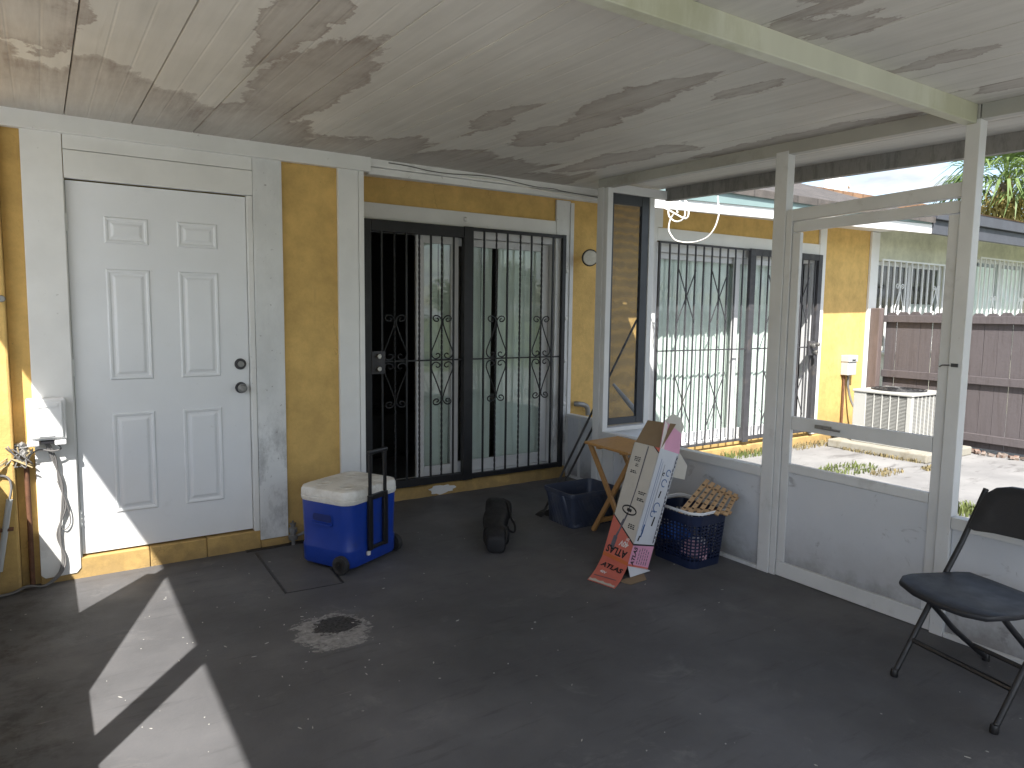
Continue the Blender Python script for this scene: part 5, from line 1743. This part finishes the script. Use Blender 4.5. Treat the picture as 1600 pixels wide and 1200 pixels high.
ol = []
for x, z in ((-hw + 0.002, 0.60), (-hw + 0.002, 0.70), (-hw + 0.012, 0.745), (-hw + 0.04, 0.775), (-hw + 0.09, 0.79), (0, 0.797), (hw - 0.09, 0.79), (hw - 0.04, 0.775), (hw - 0.012, 0.745), (hw - 0.002, 0.70), (hw - 0.002, 0.60), (hw - 0.03, 0.595), (hw * 0.5, 0.604), (0, 0.61), (-hw * 0.5, 0.604), (-hw + 0.03, 0.595)):
    ol.append((x, z))
oc2 = (0, 0.69)
rg = []
for s, o in ((0.3, -0.008), (0.7, -0.008), (0.96, -0.008), (1.0, -0.002), (1.0, 0.008), (0.97, 0.016), (0.7, 0.016), (0.3, 0.016)):
    rg.append([backp(oc2[0] + (x - oc2[0]) * s, oc2[1] + (z - oc2[1]) * s, o) for x, z in ol])
loft(bm, rg)
obj('backrest', bm, 'chair', ch, local=True, smooth=50)

# ------------------------------------------------------------------ beyond the screen wall
# air conditioner on its pad
pad = bx('condenser_pad', None, 'concrete_pad', 7.72, 8.72, 3.72, 4.86, -0.052, 0.045, 0.015)
tag(pad, 'rough concrete pad under the air conditioner', 'concrete pad')
ac = thing('air_conditioner', 'beige louvred air conditioner condenser on a concrete pad by the fence', 'air conditioner', (8.2, 4.31, 0.046))
AX0, AX1, AY0, AY1, AZ0, AZ1 = 7.85, 8.55, 3.98, 4.645, 0.047, 0.655
bx('coil', ac, 'ac_dark', AX0 + 0.03, AX1 - 0.03, AY0 + 0.03, AY1 - 0.03, AZ0, AZ1 - 0.03, 0)
bx('base_pan', ac, 'ac', AX0, AX1, AY0, AY1, AZ0, AZ0 + 0.035, 0.006)
bx('lid', ac, 'ac', AX0 - 0.012, AX1 + 0.012, AY0 - 0.012, AY1 + 0.012, AZ1 - 0.03, AZ1, 0.008)
for x, y in ((AX0, AY0), (AX1 - 0.055, AY0), (AX1 - 0.055, AY1 - 0.055)):
    bx('corner_post', ac, 'ac', x, x + 0.055, y, y + 0.055, AZ0 + 0.036, AZ1 - 0.031, 0.006)
bx('service_panel', ac, 'ac', AX0, AX0 + 0.055, AY1 - 0.15, AY1, AZ0 + 0.036, AZ1 - 0.031, 0.006)
bx('rating_label', ac, 'sticker', AX0 - 0.002, AX0 - 0.0003, AY1 - 0.13, AY1 - 0.035, AZ0 + 0.10, AZ0 + 0.19, 0)
bm = NB()
n_ = 34
for i in range(n_):
    z = AZ0 + 0.045 + (AZ1 - AZ0 - 0.09) * i / n_
    prism(bm, [(AX0 + 0.006, AY0 + 0.056, z), (AX0 + 0.022, AY0 + 0.056, z + 0.010), (AX0 + 0.022, AY0 + 0.056, z + 0.013), (AX0 + 0.006, AY0 + 0.056, z + 0.003)], (0, AY1 - AY0 - 0.207, 0))
    prism(bm, [(AX0 + 0.056, AY0 + 0.006, z), (AX0 + 0.056, AY0 + 0.022, z + 0.010), (AX0 + 0.056, AY0 + 0.022, z + 0.013), (AX0 + 0.056, AY0 + 0.006, z + 0.003)], (AX1 - AX0 - 0.112, 0, 0))
obj('louvres', bm, 'ac_louvre', ac, kind='stuff')
for i in range(1, 5):
    y = AY0 + 0.055 + (AY1 - AY0 - 0.205) * i / 5
    bx('rib', ac, 'ac', AX0 + 0.001, AX0 + 0.012, y - 0.006, y + 0.006, AZ0 + 0.036, AZ1 - 0.031, 0.002)
for i in range(1, 7):
    x = AX0 + 0.055 + (AX1 - AX0 - 0.11) * i / 7
    bx('rib', ac, 'ac', x - 0.006, x + 0.006, AY0 + 0.001, AY0 + 0.012, AZ0 + 0.036, AZ1 - 0.031, 0.002)
cx, cy = (AX0 + AX1) / 2, (AY0 + AY1) / 2
bm = NB(); lathe(bm, [(0.001, 0.0), (0.285, 0.0), (0.285, 0.006), (0.001, 0.006)], (cx, cy, AZ1 + 0.0005), 'Z', 32)
obj('fan_opening', bm, 'ac_dark', ac)
bm = NB()
for r in (0.05, 0.10, 0.15, 0.20, 0.25, 0.285):
    pts = [(cx + r * math.cos(a), cy + r * math.sin(a), AZ1 + 0.022 - 0.012 * (r / 0.285) ** 2) for a in [2 * math.pi * k / 32 for k in range(33)]]
    tube(bm, pts, 0.0035, 5, False)
for k in range(8):
    a = 2 * math.pi * k / 8
    tube(bm, [(cx + 0.03 * math.cos(a), cy + 0.03 * math.sin(a), AZ1 + 0.022), (cx + 0.285 * math.cos(a), cy + 0.285 * math.sin(a), AZ1 + 0.010)], 0.0035, 5)
obj('fan_guard', bm, 'black_iron', ac)
# disconnect box and conduit
dx = thing('disconnect_box', 'grey electrical disconnect box on the yellow wall behind the air conditioner', 'electrical box', (8.36, Y2, 0.75))
bx('enclosure', dx, 'box_grey', 8.27, 8.45, Y2 - 0.10, Y2 - 0.001, 0.765, 1.005, 0.006)
bx('hood', dx, 'box_grey', 8.262, 8.458, Y2 - 0.113, Y2 - 0.0015, 0.93, 1.012, 0.006)
bx('handle_slot', dx, 'ink', 8.33, 8.40, Y2 - 0.1165, Y2 - 0.1135, 0.945, 0.962, 0.001)
tb('conduit', dx, 'rust', [(8.31, Y2 - 0.03, 0.765), (8.31, Y2 - 0.03, 0.05)], 0.014, 8)
tb('conduit', dx, 'dull_steel', spline([(8.37, Y2 - 0.05, 0.765), (8.38, Y2 - 0.05, 0.60), (8.40, Y2 - 0.12, 0.38), (8.42, Y2 - 0.28, 0.26), (8.42, AY1 + 0.002, 0.24)], 5), 0.015, 8)
bx('line_set', dx, 'black_plastic', 8.02, 8.24, Y2 - 0.20, Y2 - 0.09, -0.04, 0.16, 0.03)

# mauve board fence
fen = thing('board_fence', 'mauve brown board fence with rails behind the air conditioner', 'fence', (8.92, 3.0, -0.05))
FX = 8.90
bx('post', fen, 'fence_post', FX - 0.10, FX - 0.002, Y2 - 0.16, Y2 - 0.035, -0.2, 1.60, 0.012)
bx('post', fen, 'fence', FX + 0.10, FX + 0.20, 2.6, 2.7, -0.2, 1.50, 0.006)
rnd = random.Random(8)
y = Y2 - 0.165
i = 0
while y > -0.6:
    w = 0.142
    bm = NB()
    zt = 1.515 + rnd.uniform(-0.008, 0.008)
    g = rnd.uniform(0.001, 0.004) if i % 3 else rnd.uniform(0.006, 0.010)
    tilt = rnd.uniform(-0.003, 0.003)
    prism(bm, [(FX + 0.041, y, 0.0), (FX + 0.041, y - w + g, 0.0), (FX + 0.041, y - w + g + tilt, zt), (FX + 0.041, y - w + 0.035 + tilt, zt + 0.035), (FX + 0.041, y - 0.035 + tilt, zt + 0.035), (FX + 0.041, y + tilt, zt)], (0.019, 0, 0))
    obj('picket', bm, 'fence', fen, bevel=0.002)
    y -= w + 0.0005; i += 1
for z0, z1 in ((1.425, 1.512), (0.735, 0.825), (0.075, 0.165)):
    bx('rail', fen, 'fence', FX, FX + 0.04, -0.6, Y2 - 0.04 if z0 > 1 else Y2 - 0.163, z0, z1, 0.004)
rb = NB()
rnd = random.Random(15)
for k in range(170):
    c = Vector((FX - 0.05 + rnd.uniform(-0.07, 0.06), rnd.uniform(0.5, 4.0), -0.035 + rnd.uniform(0, 0.02)))
    mm = Matrix.Translation(c) @ Matrix.Rotation(rnd.uniform(0, 3), 4, 'Z')
    s = rnd.uniform(0.008, 0.028)
    mm = mm @ Matrix.Rotation(rnd.uniform(-0.5, 0.5), 4, 'X')
    box(rb, -s, s, -s * rnd.uniform(0.7, 1.5), s * 1.2, -0.015, 0.012, mm)
o = obj('brick_rubble', rb, 'terra')
o['kind'] = 'stuff'; tag(o, 'broken terracotta rubble along the foot of the fence', 'rubble')


# weeds
def weeds(name, c, r, n, h, m, label, seed, sx=1.0, sy=1.0, zb=-0.05):
    rnd = random.Random(seed)
    bm = NB()
    for k in range(n):
        a = rnd.uniform(0, 6.283); q = r * math.sqrt(rnd.random())
        b = Vector((c[0] + q * math.cos(a) * sx, c[1] + q * math.sin(a) * sy, zb))
        d = Vector((rnd.uniform(-1, 1), rnd.uniform(-1, 1), 0)) * rnd.uniform(0.2, 0.7)
        hh = h * rnd.uniform(0.4, 1.0)
        w = Vector((-d.y, d.x, 0)).normalized() * rnd.uniform(0.003, 0.007)
        m1 = b + d * hh * 0.35 + Vector((0, 0, hh * 0.6)); t1 = b + d * hh + Vector((0, 0, hh * rnd.uniform(0.6, 1.0)))
        v = [bm.verts.new(p) for p in (b - w, b + w, m1 + w, m1 - w, t1)]
        bm.faces.new((v[0], v[1], v[2], v[3])); bm.faces.new((v[3], v[2], v[4]))
    return tag(obj(name, bm, m, kind='stuff'), label, 'weeds')


w1 = onz(1325, 735, -0.05)
weeds('weed_patch', w1, 0.42, 300, 0.065, 'weed', 'green weed patch growing through the concrete slab outside the screen door', 1, 1.0, 0.45)
weeds('weed_patch', onz(1385, 740, -0.05), 0.25, 120, 0.06, 'dry', 'dry brown weed patch on the concrete slab outside the screen door', 2, 1.0, 0.4)
weeds('weed_patch', onz(1455, 733, -0.05), 0.16, 100, 0.06, 'dry', 'small dry weed tuft on the slab near the board fence', 3, 1.0, 0.5)
weeds('weed_patch', (6.35, 4.98), 0.9, 330, 0.11, 'weed', 'green weeds along the yellow wall below the faded iron grille', 4, 1.0, 0.10)
weeds('weed_patch', (7.55, 4.96), 0.8, 260, 0.09, 'dry', 'dry grass along the yellow wall near the air conditioner', 5, 1.0, 0.13)
weeds('weed_patch', (7.72, 4.2), 0.5, 300, 0.06, 'dry', 'dry grass along the edge of the condenser pad', 6, 0.12, 1.0)
weeds('weed_patch', onz(1515, 803, -0.05), 0.22, 260, 0.11, 'weed', 'weed tuft just outside the kneewall beside the folding chair', 7, 0.6, 1.0)

# neighbour's house -----------------------------------------------------------
nh = thing('green_house', 'pale green neighbouring house with slate grey fascia and white window bars', 'house', (12, 5.3, 0))
WN = ((8.985, 10.70, 1.05, 2.205), (11.62, 13.40, 0.95, 2.37))
for a, b, c, d in ((8.934, 8.983, -0.2, 2.8), (8.985, 10.70, -0.2, 1.048), (8.985, 10.70, 2.207, 2.8), (10.702, 11.618, -0.2, 2.8), (11.62, 13.40, -0.2, 0.948), (11.62, 13.40, 2.372, 2.8), (13.402, 20, -0.2, 2.8)):
    bx('wall', nh, 'green_wall', a, b, Y2 + 0.004, Y2 + 0.17, c, d, 0)
for k, (a, b, c, d) in enumerate(WN):
    wdw = bx('window', nh, 'alu', a, b, Y2 + 0.05, Y2 + 0.10, d - 0.05, d, 0.002)
    bx('frame', wdw, 'alu', a, b, Y2 + 0.05, Y2 + 0.10, c, c + 0.05, 0.002)
    for x in (a, (a + b) / 2 - 0.035, b - 0.05):
        bx('frame', wdw, 'alu', x, x + (0.05 if x != (a + b) / 2 - 0.035 else 0.08), Y2 + 0.051, Y2 + 0.099, c + 0.051, d - 0.051, 0.002)
    for x0, x1 in ((a + 0.052, (a + b) / 2 - 0.037), ((a + b) / 2 + 0.047, b - 0.052)):
        bx('pane', wdw, 'glass', x0, x1, Y2 + 0.07, Y2 + 0.076, c + 0.052, d - 0.052, 0)
    bx('sill', wdw, 'green_wall', a - 0.05, b + 0.05, Y2 - 0.05, Y2 + 0.003, c - 0.05, c - 0.002, 0.005)
    bx('curtain', wdw, 'blind' if k else 'box_grey', (a + b) / 2 + 0.05, b - 0.06, Y2 + 0.115, Y2 + 0.125, c, (c + 0.62) if not k else d - 0.1, 0)
    if k: bx('curtain', wdw, 'blind', a + 0.05, (a + b) / 2 - 0.05, Y2 + 0.115, Y2 + 0.125, c, d - 0.1, 0)
bm = NB()
box(bm, 8.95, 14, 8, 8.05, 0, 2.7); box(bm, 8.95, 9.0, 5.3, 8, 0, 2.7); box(bm, 14, 14.05, 5.3, 8, 0, 2.7); box(bm, 8.95, 14, 5.3, 8, 2.7, 2.75); box(bm, 8.95, 14, 5.3, 8, -0.05, 0)
obj('interior_room', bm, 'room', nh)
bx('fascia', nh, 'grey_fascia', 8.965, 20, YD - 0.03, YD + 0.02, 2.49, 2.655, 0.004)
bx('fascia', nh, 'grey_fascia', 8.965, 20, YD - 0.075, YD + 0.02, 2.658, 2.80, 0.006)
bx('soffit', nh, 'green_wall', 8.965, 20, YD + 0.022, Y2, 2.66, 2.68, 0)
bm = NB()
prism(bm, [(8.93, YD - 0.09, 2.803), (8.93, 6.7, 3.45), (8.93, 9.3, 2.7), (8.93, 9.3, 2.6), (8.93, 6.7, 3.32), (8.93, YD, 2.74)], (11, 0, 0))
nroof = obj('roof', bm, 'shingle_orange', nh)
for k, (a, b, c, d) in enumerate(WN):
    wg = thing('window_bars', ('white window bars with scrolls on the green house window beside the yellow corner', 'white window bars on the farther green house window over pale curtains')[k], 'window bars', ((a + b) / 2, Y2 - 0.05, c))
    GYw = Y2 - 0.05
    for z in (c - 0.02, d):
        bx('bar_frame', wg, 'white_iron', a - 0.02, b + 0.02, GYw - 0.008, GYw + 0.008, z, z + 0.022, 0.002)
    n_ = 12
    bm = NB(); box(bm, -0.009, 0.009, -0.009, 0.009, c + 0.003, d - 0.001)
    src = obj('bar', bm, 'white_iron', wg, local=True)
    for i in range(n_ + 1):
        loc = Vector((a + (b - a) * i / n_, GYw, 0)) - Vector(wg.location); 
        loc.z = -wg.location.z
        if i == 0: src.location = loc
        else: inst(src, 'bar', wg, loc)
    bm = scroll_mesh()
    for v in bm.verts: v.co *= 1.15
    sc = obj('scroll', bm, 'white_iron', wg, local=True, smooth=True)
    for i, t in enumerate((0.25, 0.79)):
        loc = Vector((a + (b - a) * t, GYw - 0.012, c + 0.46)) - Vector(wg.location)
        if i == 0: sc.location = loc
        else: inst(sc, 'scroll', wg, loc)


# palms ---------------------------------------------------------------------
def palm(base, zt, rad, label, seed):
    rnd = random.Random(seed)
    p = thing('palm_tree', label, 'palm tree', (base[0], base[1], -0.12), 0, 'palms beyond the neighbouring roof')
    bm = NB()
    tube(bm, [(base[0] + 0.1 * math.sin(z), base[1], -0.12 + (zt + 0.12) * z / 10) for z in range(11)], [0.30 - 0.008 * z for z in range(11)], 12)
    obj('trunk', bm, 'bark', p, smooth=True)
    top = Vector((base[0] + 0.1 * math.sin(10), base[1], zt))

    def frond(bm, a, el, L, fan, droop):
        d = Vector((math.cos(a) * math.cos(el), math.sin(a) * math.cos(el), math.sin(el)))
        st = top + Vector((0, 0, rnd.uniform(-0.2, 0.3)))
        hub = st + d * L * 0.55 + Vector((0, 0, -droop * 0.15))
        sd_ = d.cross(Vector((0, 0, 1)))
        sd_ = sd_.normalized() if sd_.length > 0.01 else Vector((1, 0, 0))
        w = sd_ * 0.02
        v = [bm.verts.new(q) for q in (st - w, st + w, hub + w, hub - w)]; bm.faces.new(v)
        upv = sd_.cross(d)
        for k in range(fan):
            ang = math.radians(-100 + 200 * k / (fan - 1))
            ld = (d * math.cos(ang) + sd_ * math.sin(ang)).normalized()
            ll = L * (0.62 - 0.16 * abs(ang) / 1.75) * rnd.uniform(0.85, 1.1)
            ww = ld.cross(upv).normalized() * 0.048
            m1 = hub + ld * ll * 0.55 + upv * 0.03; t1 = hub + ld * ll + Vector((0, 0, -droop * ll * rnd.uniform(0.3, 0.8)))
            v = [bm.verts.new(q) for q in (hub, m1 - ww, t1, m1 + ww)]
            bm.faces.new((v[0], v[1], v[2], v[3]))
    bm = NB()
    for k in range(80):
        el = math.radians(rnd.uniform(-25, 80))
        frond(bm, rnd.uniform(0, 6.283), el, rad * rnd.uniform(0.75, 1.0), 13, 0.7 if el < 0.5 else 0.35)
    obj('crown', bm, 'palm_leaf', p)
    bm = NB()
    for k in range(26):
        frond(bm, rnd.uniform(0, 6.283), math.radians(rnd.uniform(-80, -35)), rad * rnd.uniform(0.45, 0.7), 9, 0.8)
    for k in range(60):
        a = rnd.uniform(0, 6.283); z = zt - rnd.uniform(0.1, 1.5)
        c = Vector((top.x + 0.27 * math.cos(a), top.y + 0.27 * math.sin(a), z))
        o_ = Vector((math.cos(a), math.sin(a), 0)); s_ = Vector((-math.sin(a), math.cos(a), 0)) * 0.07
        v = [bm.verts.new(q) for q in (c - s_, c + s_, c + o_ * 0.22 + Vector((0, 0, 0.40)))]; bm.faces.new(v)
    obj('skirt', bm, 'palm_dead', p)


pp = ony(1573, 286, 13.0)
palm((pp.x, pp.y), pp.z, 2.9, 'sabal palm rising right behind the slate grey fascia and orange roof', 1)
pp = ony(1668, 282, 14.0)
palm((pp.x, pp.y), pp.z, 2.9, 'second sabal palm farther along behind the orange roof', 2)


# trees at the back of the yard, behind the viewer: seen in the sliding door glass
def tree(base, h, r, seed, label):
    rnd = random.Random(seed)
    t = thing('yard_tree', label, 'tree', (base[0], base[1], -0.12), 0, 'trees at the back of the yard')
    bm = NB()
    b = Vector((base[0], base[1], -0.12))
    tube(bm, [b, b + Vector((0.1, 0, h * 0.3)), b + Vector((0, 0.1, h * 0.6))], [0.18, 0.13, 0.06], 8)
    for k in range(5):
        a = rnd.uniform(0, 6.28)
        tube(bm, [b + Vector((0.05, 0, h * 0.35)), b + Vector((r * 0.6 * math.cos(a), r * 0.6 * math.sin(a), h * rnd.uniform(0.55, 0.8)))], [0.07, 0.02], 6)
    obj('trunk', bm, 'bark', t, smooth=True)
    bm = NB()
    cl = [(Vector((rnd.gauss(0, r * 0.42), rnd.gauss(0, r * 0.42), h * rnd.uniform(0.38, 0.9))), r * rnd.uniform(0.25, 0.45)) for _ in range(18)]
    for c, cr_ in cl:
        for k in range(110):
            d = Vector((rnd.gauss(0, 1), rnd.gauss(0, 1), rnd.gauss(0, 0.8))).normalized() * cr_ * rnd.uniform(0.5, 1.05)
            p = b + c + d
            u = Vector((rnd.uniform(-1, 1), rnd.uniform(-1, 1), rnd.uniform(-1, 1))).normalized()
            v_ = u.orthogonal().normalized() * 0.09; u = u * 0.16
            bm.faces.new([bm.verts.new(q) for q in (p - u, p + v_, p + u, p - v_)])
    obj('crown', bm, 'tree_leaf', t)


for i, (x, y, h, r) in enumerate(((2, -24, 3.6, 2.2), (6.5, -26, 4.0, 2.4), (11, -24, 3.4, 2.2), (15, -27, 4.4, 2.6), (20, -25, 3.8, 2.4), (25, -28, 4.6, 2.8), (-4, -25, 3.8, 2.4))):
    tree((x, y), h, r, 30 + i, 'leafy tree in the row at the back of the yard')
